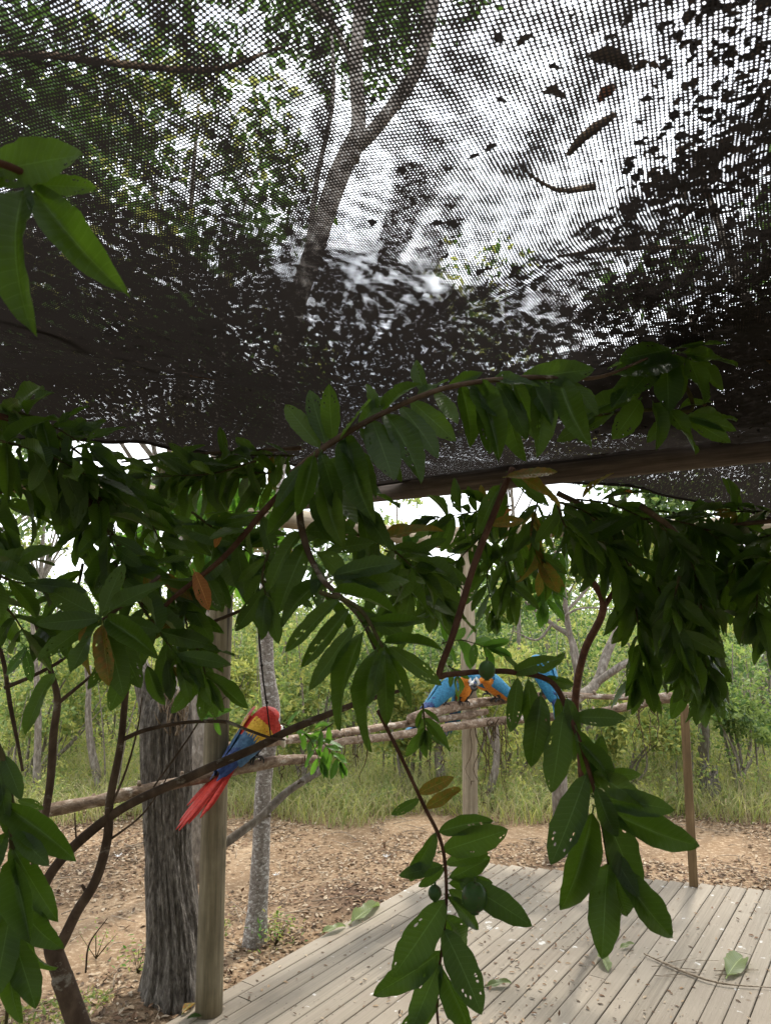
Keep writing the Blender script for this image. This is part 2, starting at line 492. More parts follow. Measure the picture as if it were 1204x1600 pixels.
# ------------------------------------------------------------------ scattered leaf geometry
def scatter(name, P, size, mats_, up=0.0, aspect=.42, curl=.25, parent=None, dirs=None, droop=0.0):
    """many small 6-vertex leaves at points P; size array"""
    n = len(P)
    d = npr.normal(size=(n, 3)) if dirs is None else dirs + npr.normal(size=(n, 3)) * .45
    d[:, 2] = d[:, 2] * (1 - up) - droop
    d /= np.linalg.norm(d, axis=1)[:, None] + 1e-9
    q = npr.normal(size=(n, 3)); q[:, 2] = q[:, 2] * (1 - up)
    w = np.cross(d, q); w /= np.linalg.norm(w, axis=1)[:, None] + 1e-9
    if up > 0:
        upv = np.array([0, 0, 1.0]) + npr.normal(size=(n, 3)) * (1 - up) * .8
        w = np.cross(d, upv); w /= np.linalg.norm(w, axis=1)[:, None] + 1e-9
    nn = np.cross(w, d)
    L = size[:, None]; a = aspect * npr.uniform(.8, 1.25, n)[:, None] * L
    bend = curl * L * npr.uniform(-1, 1, n)[:, None]
    fold = .18 * a
    v = np.empty((n, 6, 3))
    v[:, 0] = P
    v[:, 1] = P + d * L * .35 + w * a * .5 + nn * (bend * .4 + fold)
    v[:, 2] = P + d * L * .75 + w * a * .34 + nn * (bend * .8 + fold)
    v[:, 3] = P + d * L + nn * bend
    v[:, 4] = P + d * L * .75 - w * a * .34 + nn * (bend * .8 + fold)
    v[:, 5] = P + d * L * .35 - w * a * .5 + nn * (bend * .4 + fold)
    idx = np.arange(n)[:, None] * 6
    Fa = np.concatenate([idx + np.array([[0, 1, 2, 3]]), idx + np.array([[0, 3, 4, 5]])], 0)
    o = rawmesh(name, v.reshape(-1, 3), Fa, mats_, parent)
    if isinstance(mats_, (list, tuple)) and len(mats_) > 1:
        mi = npr.choice(len(mats_), n)
        o.data.polygons.foreach_set('material_index', np.concatenate([mi, mi]).astype(np.int32))
    return o

litter_mats = []
for i, cc in enumerate([(.24, .155, .09), (.34, .245, .155), (.17, .10, .06), (.40, .32, .23), (.11, .075, .05)]):
    m = N('dry_leaf_%s' % 'abcde'[i]); m.pbr(cc, .8, spec=.2); litter_mats.append(m.m)
def ground_points(n, fn):
    out = []
    while len(out) < n:
        y = 2.6 + 5.2 * rnd.random(); x = rnd.uniform(-3.2 - .2 * y, 1 + .62 * y)
        if fn(x, y): out.append((x, y, gz(x, y) + .006))
    return np.array(out)
def on_deck(x, y, pad=0.0):
    d = Vector((x, y, 0)); return d.dot(PN) > e_off - pad and d.dot(PD) < far_s(d.dot(PN)) + pad
def dens(x, y):
    if on_deck(x, y, .02) or y > EDGE_F + .7: return False
    d = Vector((x, y, 0)); s = max(d.dot(PD) - far_s(d.dot(PN)), e_off - d.dot(PN))
    track = math.exp(-((s - 1.25) / .5) ** 2)
    k = .9 - .78 * track - .35 * (noise.noise(Vector((x * .9, y * .9, 21))) < 0) + .35 * noise.noise(Vector((x * 2, y * 2, 0)))
    return rnd.random() < k
P = ground_points(42000, dens)
o = scatter('leaf_litter', P, npr.uniform(.014, .042, len(P)), litter_mats, up=.82, aspect=.5, curl=.3)
tag(o, 'dry brown leaf litter scattered over the dirt', kind='stuff')
tb = MB()
for i in range(900):
    x = rnd.uniform(-3.5, 4.5); y = rnd.uniform(2.8, EDGE_F + .4)
    if on_deck(x, y, .0) or (y > 4.6 and rnd.random() < .6): continue
    a = rnd.uniform(0, 6.28); L = rnd.uniform(.04, .3) * (1 if rnd.random() < .8 else 1.8)
    p = Vector((x, y, gz(x, y) + .012)); q = p + Vector((math.cos(a), math.sin(a), rnd.uniform(0, .12))) * L
    if on_deck(q.x, q.y, .02): continue
    tb.tube([p, (p + q) / 2 + Vector((rnd.uniform(-.02, .02), rnd.uniform(-.02, .02), .01)), q], [rnd.uniform(.0015, .005), .003, .001], 4, 2)
tag(tb.build('twig_litter', M['stick']), 'grey dry twigs lying on the ground left of the deck', kind='stuff')
# small weeds on the ground
P = ground_points(1300, lambda x, y: not on_deck(x, y, .1) and y < 5.2 and x < -.9 and noise.noise(Vector((x * 1.7, y * 1.7, 5))) > .12 and abs(max(Vector((x, y, 0)).dot(PD) - far_s(Vector((x, y, 0)).dot(PN)), e_off - Vector((x, y, 0)).dot(PN)) - 1.25) > .4)
P = np.repeat(P, 4, 0) + npr.normal(size=(len(P) * 4, 3)) * [.02, .02, .004]
tag(scatter('weeds', P, npr.uniform(.012, .035, len(P)), [M['scrub_g'], M['scrub_y']], up=.3), 'low green weeds sprouting in the dirt', kind='stuff')

# grass: blades
def blades(name, n, xr, yr, hr, mats_, label, fn=None, wid=.006):
    xs, ys = [], []
    while len(xs) < n:
        y = rnd.uniform(*yr); x = rnd.uniform(xr[0] * y / yr[0], xr[1] * y / yr[0])
        if fn is None or fn(x, y): xs.append(x); ys.append(y)
    xs = np.array(xs); ys = np.array(ys)
    z = np.array([gz(a, b) for a, b in zip(xs, ys)])
    h = npr.uniform(hr[0], hr[1], n) * (.55 + .45 * np.array([noise.noise(Vector((a * .9, b * .9, 1))) + .5 for a, b in zip(xs, ys)]))
    P = np.stack([xs, ys, z], 1)
    lean = npr.normal(size=(n, 3)) * .6; lean[:, 2] = 0
    a = npr.uniform(0, 6.28, n); w = np.stack([np.cos(a), np.sin(a), 0 * a], 1) * wid
    upv = np.array([0, 0, 1.0])
    v = np.empty((n, 7, 3))
    H = h[:, None]
    c1 = P + (upv * .45 + lean * .25) * H; c2 = P + (upv * .8 + lean * .7) * H; c3 = P + (upv * .88 + lean * 1.5) * H
    v[:, 0] = P - w; v[:, 1] = P + w; v[:, 2] = c1 - w * .9; v[:, 3] = c1 + w * .9; v[:, 4] = c2 - w * .6; v[:, 5] = c2 + w * .6; v[:, 6] = c3
    v2 = np.empty((n, 8, 3)); v2[:, :7] = v; v2[:, 7] = c3 + w * .15
    idx = np.arange(n)[:, None] * 8
    Fa = np.concatenate([idx + np.array([[0, 1, 3, 2]]), idx + np.array([[2, 3, 5, 4]]), idx + np.array([[4, 5, 7, 6]])], 0)
    o = rawmesh(name, v2.reshape(-1, 3), Fa, mats_)
    mi = npr.choice(len(mats_), n)
    o.data.polygons.foreach_set('material_index', np.concatenate([mi] * 3).astype(np.int32))
    return tag(o, label, kind='stuff')
edge_n = lambda x, y: y > EDGE_F + .25 * noise.noise(Vector((x * 1.5, 0, 0))) + (.12 * math.sin(x * 3))
blades('grass', 52000, (-4.5, 5.2), (EDGE_F - .3, 11), (.10, .38), [M['grass'], M['straw'], M['scrub_g'], M['scrub_y'], M['grass']], 'tall dry green grass growing along the far side of the dirt track', edge_n, .0034)

# ------------------------------------------------------------------ plants
def crown_points(n, blobs):
    """points inside noisy ellipsoids, clumped"""
    out = []
    w = np.array([b[1][0] * b[1][1] * b[1][2] for b in blobs]); w = w / w.sum()
    while len(out) < n:
        b = blobs[npr.choice(len(blobs), p=w)]
        q = npr.normal(size=3); q /= np.linalg.norm(q); r = npr.uniform() ** .45
        p = np.array(b[0]) + q * r * np.array(b[1])
        if noise.noise(Vector(p * 2.3)) + .34 * noise.noise(Vector(p * 7)) < .04: continue
        out.append(p)
    return np.array(out)
def limbs(mb, base, tops, r0, seg=7):
    for t in tops:
        t = Vector(t); b = Vector(base)
        mid = b.lerp(t, .5) + Vector((rnd.uniform(-.12, .12), rnd.uniform(-.12, .12), .1 * (t - b).length * .3)) * 1.0
        mb.tube([b, b.lerp(mid, .5) + Vector((rnd.uniform(-.04, .04), rnd.uniform(-.04, .04), 0)), mid, t], [r0, r0 * .75, r0 * .5, r0 * .15], seg, 4, .2)

def bush(x, y, w, h, mats_, label, n=3500, ls=.05, stems=7, base=None, group='scrub bushes beyond the dirt track', low=.0, cat='bush', bark_='bark_grey', name='bush'):
    z = gz(x, y)
    root = empty(name, (x, y, z), label, cat, group)
    blobs = []
    for k in range(9):
        a = rnd.uniform(0, 6.28); rr = rnd.uniform(0, .42) * w
        hh = rnd.uniform(.3, .92) * h
        blobs.append(((math.cos(a) * rr, math.sin(a) * rr * .8, low + hh), (w * rnd.uniform(.16, .3), w * rnd.uniform(.16, .3), h * rnd.uniform(.12, .24))))
    P = crown_points(n, blobs)
    P[:, 2] = np.maximum(P[:, 2], .02)
    scatter('foliage', P, npr.uniform(ls * .6, ls * 1.4, n), mats_, aspect=.4, parent=root, droop=.2)
    mb = MB()
    limbs(mb, (0, 0, -.05), [(b[0][0] * 1.1, b[0][1] * 1.1, b[0][2] + b[1][2] * .8) for b in blobs[:stems]], .012 + .006 * h, 6)
    mb.build('stem', M[bark_], root)
    return root

G, Y, D = M['scrub_g'], M['scrub_y'], M['scrub_d']
bushes = [
 # px of centre, distance, width, height, mats, label
 (60, 8.0, 2.0, 1.75, [G, Y, G], 'airy light green bush behind the thin grey sapling stems'),
 (180, 9.5, 2.2, 1.7, [Y, G], 'yellowish bush beyond the track, left of the rough dark trunk'),
 (300, 7.9, 1.5, 1.6, [Y, Y, G], 'yellow green bush between the rough trunk and the round post'),
 (375, 8.6, 1.8, 2.0, [G, Y], 'green bush right behind the scarlet macaw and pale trunk'),
 (480, 7.6, 1.8, 1.75, [G, Y, G], 'light green bush just right of the pale lichen trunk'),
 (560, 9.2, 1.9, 1.95, [G, D, G], 'greener bush showing under the bright gap in the leaves'),
 (640, 7.9, 1.5, 1.35, [Y, G], 'yellow leaved bush below the blue macaw perch left of the middle post'),
 (790, 8.0, 1.6, 1.5, [Y, Y, G], 'yellow bush right of the middle round post under the perch'),
 (740, 10.5, 2.4, 2.5, [G, D], 'tall green bush rising behind the middle post'),
 (900, 9.3, 2.3, 2.3, [G, D, Y], 'tall mixed green bush behind the branching grey tree'),
 (960, 7.7, 1.4, 1.2, [G, Y], 'low green bush left of the square timber post'),
 (1040, 8.8, 1.9, 1.85, [G, G, Y], 'round green bush behind the top of the square post'),
 (1140, 7.5, 1.6, 1.5, [G, D, G], 'leafy green bush right of the square post near the stump'),
 (1190, 9.6, 2.4, 2.4, [D, G], 'darker green bush at the far right beyond the track'),
 (20, 11.5, 2.8, 2.2, [D, G], 'darker bush farthest back on the left side'),
 (450, 12.5, 3.0, 2.3, [G, D], 'broad green bush far behind the pale trunk'),
 (1080, 12.0, 3.0, 2.9, [D, G, D], 'big dark green bush far behind the square post'),
 (260, 12.5, 3.0, 2.1, [G, Y], 'pale bush far back between the trunk and the pale tree'),
 (660, 13.5, 3.2, 2.3, [G, Y, D], 'wide bush far back under the central sky gap'),
 (850, 13.0, 3.2, 2.9, [D, G], 'far dark bush between the middle post and the grey tree'),
]
for px, d, w, h, ms, lab in bushes:
    p = at(px, 956, d)
    bush(p.x, d, w, h, ms, lab, n=5200 if d < 10 else 4200, ls=.056 if d < 10 else .075)
# far scrub that reads as one mass
P = []
while len(P) < 64000:
    y = rnd.uniform(9.5, 34); x = rnd.uniform(-.75, .75) * y
    top = 1.35 + .55 * noise.noise(Vector((x * .45, y * .45, 2))) + (.6 if y > 16 else 0) + (.8 if y > 25 else 0)
    z = rnd.uniform(0, 1) ** .6 * max(top, .4)
    if noise.noise(Vector((x, y, z)) * 1.3) > -.12: P.append((x, y, gz(x, y) + z))
P = np.array(P)
Q = []
while len(Q) < 9000:      # unseen scrub added behind and beside the camera to cut light on the leaves
    a = rnd.uniform(0, 6.283); r_q = rnd.uniform(5.5, 9); x, y = math.sin(a) * r_q, math.cos(a) * r_q - 1
    if y > -1.5 and abs(x) < 5 + .5 * max(y, 0): continue
    z = rnd.random() * (2.6 + noise.noise(Vector((x * .5, y * .5, 2))))
    Q.append((x, y, GZ + z))
tag(scatter('light_block_scrub', np.array(Q), npr.uniform(.16, .3, len(Q)), [G, D], aspect=.6), 'unseen scrub added round the shelter to block light from behind', kind='stuff')
tag(scatter('far_scrub', P, npr.uniform(.06, .12, len(P)) * (P[:, 1] / 14) ** .5, [G, Y, G, D], aspect=.45), 'mass of green and yellow scrub filling the ground behind the bushes', kind='stuff')
# near undergrowth among the grass
P = []
while len(P) < 44000:
    y = rnd.uniform(EDGE_F + .2, 10.5); x = rnd.uniform(-.62, .62) * y
    k = noise.noise(Vector((x * .8, y * .8, 9)))
    z = rnd.random() ** 1.3 * (.55 + .9 * max(k, -.3)) * min(1, (y - EDGE_F) / 1.2 + .25)
    if noise.noise(Vector((x, y, z)) * 2.5) > .02: P.append((x, y, gz(x, y) + z))
P = np.array(P)
tag(scatter('undergrowth', P, npr.uniform(.02, .055, len(P)), [G, Y, Y, G], aspect=.4), 'low weedy undergrowth mixed into the tall grass', kind='stuff')
# thin bare stems in the scrub
sb = MB()
for i in range(240):
    y = rnd.uniform(EDGE_F + .6, 12); x = rnd.uniform(-.6, .6) * y; z = gz(x, y)
    h = rnd.uniform(.6, 1.9); lx, ly = rnd.gauss(0, .25), rnd.gauss(0, .2)
    sb.tube([Vector((x, y, z)), Vector((x + lx * .3, y + ly * .3, z + h * .45)), Vector((x + lx, y + ly, z + h))], [rnd.uniform(.006, .014), .007, .002], 5, 3)
tag(sb.build('bare_stems', M['bark_grey']), 'thin bare grey stems standing through the scrub', kind='stuff')

def trunk_tree(name, label, cat, paths, mat, crowns=None, seg=24, rough=.12, n=8, freq=9, cmats=None, ls=.07, group=None, flare=None):
    base = paths[0][0][0]
    root = empty(name, base, label, cat, group)
    mb = MB()
    for pts, rad in paths:
        mb.tube([Vector(p) - Vector(base) for p in pts], rad, seg, n, rough, freq)
    mb.build('trunk', mat, root)
    if crowns:
        for (blobs, cn) in crowns:
            bl = [((b[0][0] - base[0], b[0][1] - base[1], b[0][2] - base[2]), b[1]) for b in blobs]
            P = crown_points(cn, bl)
            scatter('crown', P, npr.uniform(ls * .6, ls * 1.3, cn), cmats or [M['canopy']], aspect=.42, parent=root, droop=.25)
    return root

# rough dark trunk beside the left post
b0 = ground(258, 1592, GZ)
zd = b0.y + .12
def tp(px, py, d): return tuple(at(px, py, d))
base = Vector((b0.x, zd, GZ - .1))
root = empty('dead_trunk', (base.x, base.y, GZ), 'thick rough grey trunk with split bark beside the left round post', 'tree trunk')
def rough_trunk(path, rad, seg, nlen, lob, seed):
    mb = MB()
    pts = catmull([Vector(p) for p in path], nlen)
    m_ = len(pts)
    for i, p in enumerate(pts):
        t = i / (m_ - 1)
        r = float(np.interp(t * (len(rad) - 1), range(len(rad)), rad))
        for k in range(seg):
            a = 2 * math.pi * k / seg
            q = Vector((math.cos(a), math.sin(a), 0))
            d = 1 + lob * noise.noise(Vector((q.x * 1.6, q.y * 1.6, p.z * .9 + seed)))
            ridge = noise.noise(Vector((q.x * 7, q.y * 7, p.z * 2.2 + seed)))
            d += .12 * (1 - 2.2 * abs(ridge)) + .05 * noise.noise(Vector((q.x * 16, q.y * 16, p.z * 9)))
            mb.v.append(p + q * (r * d) - root.location)
    for i in range(m_ - 1):
        for k in range(seg):
            a = i * seg + k; b = i * seg + (k + 1) % seg
            mb.f.append((a, b, b + seg, a + seg)); mb.m.append(0)
    mb.f.append(tuple((m_ - 1) * seg + k for k in range(seg))); mb.m.append(0)
    return mb
mid = at(262, 1330, zd); tpz = at(258, 1130, zd)
rough_trunk([base, Vector((base.x + .005, zd, .12)), mid, tpz, at(266, 1075, zd + .02)], [.172, .13, .098, .114, .07], 120, 40, .22, 3).build('trunk', M['bark_rough'], root)
rough_trunk([at(252, 1160, zd), at(236, 1095, zd), at(218, 1040, zd), at(190, 960, zd + .1)], [.085, .062, .045, .03], 40, 14, .2, 7).build('limb', M['bark_rough'], root)
sp = MB()
for i in range(90):       # torn splinters at the broken top
    p = at(rnd.uniform(250, 292), rnd.uniform(1085, 1150), zd - .11 + rnd.uniform(0, .05)) - root.location
    q = p + Vector((rnd.uniform(-.03, .03), rnd.uniform(-.03, .01), rnd.uniform(.03, .09)))
    sp.tube([p, (p + q) / 2 + Vector((0, -.008, 0)), q], [.005, .004, .0008], 4, 2)
sp.build('splinters', M['stick'], root)['kind'] = 'stuff'

# pale lichen tree, forking above the net
d0 = ground(395, 1480, GZ).y
P0 = ground(397, 1484, GZ) - Vector((0, 0, .06))
trunk_tree('pale_tree', 'slender pale lichen covered tree forking above the shade net', 'tree', [
    ([P0, tp(402, 1420, d0), tp(408, 1330, d0), tp(412, 1220, d0), tp(424, 1120, d0), tp(416, 1040, d0), tp(416, 960, d0 - .05), tp(428, 800, d0 - .2), tp(455, 520, d0 - .5), tp(488, 400, d0 - .6), tp(532, 268, d0 - .65), tp(562, 205, d0 - .65)], [.075, .056, .048, .046, .052, .044, .044, .044, .05, .052, .054, .05]),
    ([tp(548, 250, d0 - .65), tp(560, 190, d0 - .65), tp(556, 100, d0 - .65), tp(564, 0, d0 - .65), tp(575, -160, d0 - .6), tp(560, -500, d0 - .4)], [.045, .040, .036, .035, .03, .015]),
    ([tp(552, 235, d0 - .65), tp(595, 190, d0 - .7), tp(650, 110, d0 - .75), tp(672, 20, d0 - .8), tp(690, -100, d0 - .8), tp(740, -400, d0 - .8)], [.04, .036, .034, .036, .03, .012]),
    ([tp(478, 420, d0 - .6), tp(495, 280, d0 - .6), tp(520, 150, d0 - .6), tp(515, 0, d0 - .5)], [.018, .014, .012, .008]),
    ([tp(556, 120, d0 - .65), tp(520, 40, d0 - .8), tp(450, -30, d0 - 1)], [.016, .014, .01]),
  ], M['bark_pale'],
  crowns=[([(tp(330, -60, 4.2), (.8, .8, .5)), (tp(540, 60, 4.6), (.6, .5, .35)), (tp(640, -80, 4.4), (.8, .8, .4)), (tp(420, 330, 4.9), (.5, .5, .35)), (tp(760, -200, 4.5), (.9, .9, .5))], 4200)], ls=.09, seg=18, rough=.1, freq=6)

# small tree behind the deck's far edge with spreading grey branches
d1 = ground(878, 1342, GZ).y + .05
P1 = ground(878, 1344, GZ) - Vector((0, 0, .05))
trunk_tree('branching_tree', 'small grey tree with spreading bare forks behind the far deck edge', 'tree', [
    ([P1, tp(877, 1300, d1), tp(874, 1230, d1), tp(878, 1160, d1), tp(895, 1090, d1)], [.085, .062, .055, .05, .045]),
    ([tp(893, 1100, d1), tp(902, 1060, d1), tp(893, 1000, d1 + .1), tp(862, 975, d1 + .2), tp(820, 940, d1 + .3)], [.035, .03, .022, .018, .01]),
    ([tp(895, 1095, d1), tp(930, 1068, d1 + .1), tp(952, 1010, d1 + .2), tp(985, 950, d1 + .3), tp(1010, 900, d1 + .3)], [.042, .038, .035, .028, .012]),
    ([tp(930, 1068, d1 + .1), tp(970, 1040, d1), tp(1010, 1020, d1), tp(1050, 985, d1)], [.03, .028, .022, .012]),
    ([tp(902, 1060, d1), tp(885, 960, d1), tp(878, 900, d1 - .1), tp(860, 840, d1 - .2)], [.022, .018, .012, .006]),
    ([tp(893, 1000, d1 + .1), tp(880, 950, d1 + .2), tp(900, 905, d1 + .3)], [.018, .014, .006]),
    ([tp(862, 975, d1 + .2), tp(838, 1000, d1 + .2), tp(800, 985, d1 + .1)], [.012, .009, .004]),
    ([tp(880, 960, d1), tp(912, 925, d1), tp(935, 890, d1), tp(955, 850, d1)], [.014, .012, .009, .005]),
    ([tp(870, 970, d1), tp(910, 950, d1 - .1), tp(985, 955, d1 - .2)], [.01, .008, .004]),
  ], M['bark_grey'], crowns=[([(tp(850, 880, d1 + .2), (.35, .3, .3)), (tp(930, 850, d1 + .2), (.45, .4, .35)), (tp(1020, 880, d1 + .3), (.35, .35, .3)), (tp(800, 940, d1 + .4), (.2, .2, .2))], 2600)], cmats=[G, M['canopy'], Y], ls=.06, seg=14, rough=.14)

# trees behind, seen above the scrub and through the net
def tree(px, d, h, rc, n, label, r0=.08, mats_=None, ls=.11, lean=0.0, name='tree', bark_='bark_grey', squash=.7, low=.55):
    p = at(px, 956, d); x, y = p.x, d; z = gz(x, y)
    top = Vector((x + lean, y, z + h))
    paths = [([(x, y, z - .1), (x + lean * .2 + rnd.uniform(-.1, .1), y, z + h * .3), (x + lean * .6, y + rnd.uniform(-.1, .1), z + h * .62), tuple(top)], [r0 * 1.3, r0, r0 * .7, r0 * .2])]
    blobs = []
    for k in range(8):
        a = rnd.uniform(0, 6.28); rr = rc * rnd.uniform(.2, .95); hh = z + h * rnd.uniform(low, 1.0)
        c_ = (x + lean * .7 + math.cos(a) * rr, y + math.sin(a) * rr, hh)
        blobs.append((c_, (rc * rnd.uniform(.28, .5), rc * rnd.uniform(.28, .5), rc * squash * rnd.uniform(.2, .42))))
        s0 = Vector((x + lean * .5, y, z + h * rnd.uniform(.35, .6)))
        c__ = Vector(c_)
        paths.append(([tuple(s0), tuple(s0.lerp(c__, .5) + Vector((0, 0, .1))), c_], [r0 * .5, r0 * .32, r0 * .08]))
    return trunk_tree(name, label, 'tree', paths, M[bark_], [(blobs, n)], seg=10, n=5, cmats=mats_, ls=ls)
tree(-330, 4.6, 5.2, 1.9, 5500, 'leafy green tree above the upper left corner of the net', .07, [M['canopy'], M['scrub_d']], .09, 1.7)
tree(262, 6.2, 6.4, 2.0, 5200, 'tall green tree seen through the net left of the forked trunk', .05, [M['canopy'], M['scrub_y'], M['canopy']], .11, .1)
tree(327, 5.3, 4.6, 1.0, 2400, 'thin dark tree seen through the net just left of the forked trunk', .055, [M['scrub_d'], M['canopy']], .09)
tree(1420, 6.3, 6.0, 2.2, 5000, 'dense tree behind the net over the right hand side', .09, [M['scrub_d'], M['canopy']], .12, -1.6)
tree(800, 9.5, 6.3, 1.6, 1500, 'sparse tree seen faintly through the bright middle of the net', .025, [M['canopy'], M['scrub_y']], .1)
tree(620, 16, 4.4, 1.0, 900, 'thin leafed tree standing in the central gap of sky', .05, [M['scrub_y'], G], .14, low=.5)
tree(60, 15, 4.6, 1.1, 900, 'faint thin tree in the bright sky gap on the left', .06, [G, Y], .13, low=.5)
tree(500, 20, 4.2, 1.8, 2600, 'rounded tree far beyond the scrub in the middle', .09, [G, D], .2)
tree(980, 15, 5.2, 1.9, 4200, 'tall tree beyond the scrub, left of the square post', .1, [D, G], .15)
tree(1190, 14, 5.6, 2.1, 5200, 'tall dark tree beyond the scrub at the far right', .12, [D, G], .15)
tree(-60, 12, 5.0, 1.8, 3600, 'dark tree beyond the scrub at the far left edge', .1, [D, G], .14)
tree(310, 17, 4.4, 1.5, 2200, 'distant tree beyond the scrub behind the round post', .09, [G, D], .17)

# thin grey trunks in the scrub and a broken stump
def thin_trunk(px0, py0, px1, py1, r, label, d=None, name='thin_trunk', mat='bark_grey', bow=0):
    p = ground(px0, py0, GZ) if d is None else None
    if p is None:
        p = at(px0, 1200, d); p.z = gz(p.x, d) - .03
    top = at(px1, py1, p.y)
    root = empty(name, p, label, 'tree trunk', 'thin trunks in the scrub')
    mb = MB()
    mid = p.lerp(top, .5) + Vector((bow, 0, 0))
    mb.tube([Vector((0, 0, 0)), mid - p, top - p], [r * 1.3, r, r * .6], 10, 8, .15, 8)
    e = at(px1 + rnd.uniform(-60, 60), py1 - 60, p.y)
    mb.tube([(mid - p).lerp(top - p, .3), (mid - p).lerp(e - p, .6), e - p], [r * .5, r * .35, r * .15], 7, 5, .15, 8)
    mb.build('stem', M[mat], root)
thin_trunk(60, 0, 50, 960, .03, 'slim pale trunk leaning in the scrub at the far left', 7.3, bow=.04)
thin_trunk(160, 0, 140, 1040, .035, 'grey forked trunk in the scrub left of the rough dark trunk', 7.6, bow=-.06)
thin_trunk(755, 0, 775, 1130, .035, 'twisted brown trunk right of the middle round post', 7.2, bow=.05)
thin_trunk(690, 0, 680, 1120, .045, 'grey trunk in the scrub left of the middle round post', 7.6)
thin_trunk(1095, 0, 1090, 1040, .05, 'grey trunk in the scrub just right of the square post', 7.9, bow=.03)
sr = empty('stump', at(1108, 1225, 7.3), 'dark jagged broken stump in the grass right of the square post', 'stump')
mb = MB(); c0 = sr.location
for i in range(9):
    a = i * .7; p = Vector((math.cos(a) * .05, math.sin(a) * .05, -.45))
    mb.tube([p * 1.3, Vector((p.x, p.y, -.1)), Vector((p.x * 1.1, p.y * 1.1, rnd.uniform(.05, .2)))], [.07, .055, .02], 8, 4, .3, 14)
mb.build('stub', M['bark_rough'], sr)

# ------------------------------------------------------------------ posts, beams, perches
def pole(name, a, b, r0, r1, mat, label, cat, seg=28, wob=.006, group=None, endmat=None, parent=None):
    a, b = Vector(a), Vector(b)
    L = (b - a).length
    mb = MB()
    n = max(6, int(L / .12))
    for i in range(n + 1):
        t = i / n; r = r0 + (r1 - r0) * t
        ox, oy = wob * noise.noise(Vector((t * L * 1.3, a.x * 9, 0))), wob * noise.noise(Vector((0, t * L * 1.3, a.x * 9)))
        for k in range(seg):
            an = 2 * math.pi * k / seg
            rr = r * (1 + .035 * noise.noise(Vector((math.cos(an) * 1.3, math.sin(an) * 1.3, t * L * 2 + a.y * 5))))
            mb.v.append(Vector((ox + math.cos(an) * rr, oy + math.sin(an) * rr, t * L)))
    for i in range(n):
        for k in range(seg):
            p = i * seg + k; q = i * seg + (k + 1) % seg
            mb.f.append((p, q, q + seg, p + seg)); mb.m.append(0)
    mb.f.append(tuple(range(seg))[::-1]); mb.f.append(tuple(n * seg + k for k in range(seg))); mb.m += [1, 1]
    o = mb.build(name, [mat, endmat or M['cut']])
    o.location = a
    o.rotation_euler = (b - a).to_track_quat('Z', 'Y').to_euler()
    if label: tag(o, label, cat, group)
    if parent: o.parent = parent
    return o
LPB = ground(326, 1582, 0.0)
def post_top(base, z): return Vector((base.x, base.y, z))
BZ = 2.16
pole('round_post', LPB, post_top(LPB, BZ - .03), .0575, .052, M['pole'], 'thick round timber post at the left deck edge, beside the scarlet macaw', 'post')
MPB = ground(736, 1352, 0.0)
mpt = at(718, 862, MPB.y)
pole('round_post', MPB, post_top(MPB + Vector((.0, 0, 0)), 2.12), .053, .05, M['pole_pale'], 'pale round post at the far deck corner behind the blue macaws', 'post')
RPB = ground(1083, 1384, 0.0)
sq = MB(); rotp = Matrix.Rotation(-AZ + .2, 3, 'Z')
hT = 1.11
for z in np.linspace(0, hT, 7): pass
sq.box((0, 0, hT / 2), (.052, .052, hT), rotp)
o = sq.build('square_post', M['sq_post'], None, False); o.location = RPB
bmod = o.modifiers.new('bevel', 'BEVEL'); bmod.width = .003; bmod.segments = 2
tag(o, 'slim square timber post holding up the right end of the perch', 'post')
# beam along the left edge
la = LPB + Vector((0, 0, 0)); la.z = BZ + .02
q = deckpt((MPB.dot(PD)), LPB.dot(PN), 2.17)
A_ = Vector((MPB.x, MPB.y, 2.175)); B_ = Vector((LPB.x, LPB.y, BZ + .02)); dd = (B_ - A_).normalized()
pole('round_beam', B_ + dd * 1.6, A_ - dd * .25, .055, .05, M['pole_pale'], 'pale round beam running over the left post to the far corner post', 'beam')
# far edge beam
pole('round_beam', A_ + Vector((-.15, .02, .088)), at(1260, 818, 4.0), .045, .048, M['pole_pale'], 'pale round beam from the corner post toward the right along the far edge', 'beam')
# near cross beam, dark, seen in front
NB0, NB1 = at(470, 782, 4.25), at(1330, 684, 2.62)
pole('cross_beam', NB0, NB1, .052, .058, M['beam'], 'thick dark round beam crossing the right side under the sagging net', 'beam')

def perch(name, pts, rads, label, mat='bark_perch', knots=10, seg=16, cat='perch', group=None):
    pts = [at(*p) if not isinstance(p, Vector) else p for p in pts]
    root_o = pts[0]
    mb = MB()
    loc = [p - root_o for p in pts]
    mb.tube(loc, rads, seg, 12, .22, 7)
    path = catmull(loc, 12)
    for k in range(knots):
        i = rnd.randrange(3, len(path) - 3); p = path[i]; d = Vector((rnd.uniform(-1, 1), rnd.uniform(-1, 1), rnd.uniform(-.6, 1))).normalized()
        r = float(np.mean(rads))
        mb.tube([p, p + d * r * 1.3, p + d * r * 1.9 + Vector((rnd.uniform(-.01, .01), 0, 0))], [r * .45, r * .4, r * .25], 7, 2)
    o = mb.build(name, M[mat])
    o.location = root_o
    return tag(o, label, cat, group)
ld = LPB.y - .085
perch('perch_branch', [(62, 1268, ld - .1), (120, 1258, ld - .06), (200, 1240, ld - .03), (330, 1212, ld), (420, 1192, ld + .15), (470, 1186, ld + .3), (500, 1186, ld + .4)], [.026, .027, .025, .024, .026, .022, .016], 'long grey perch branch crossing in front of the left post under the scarlet macaw')
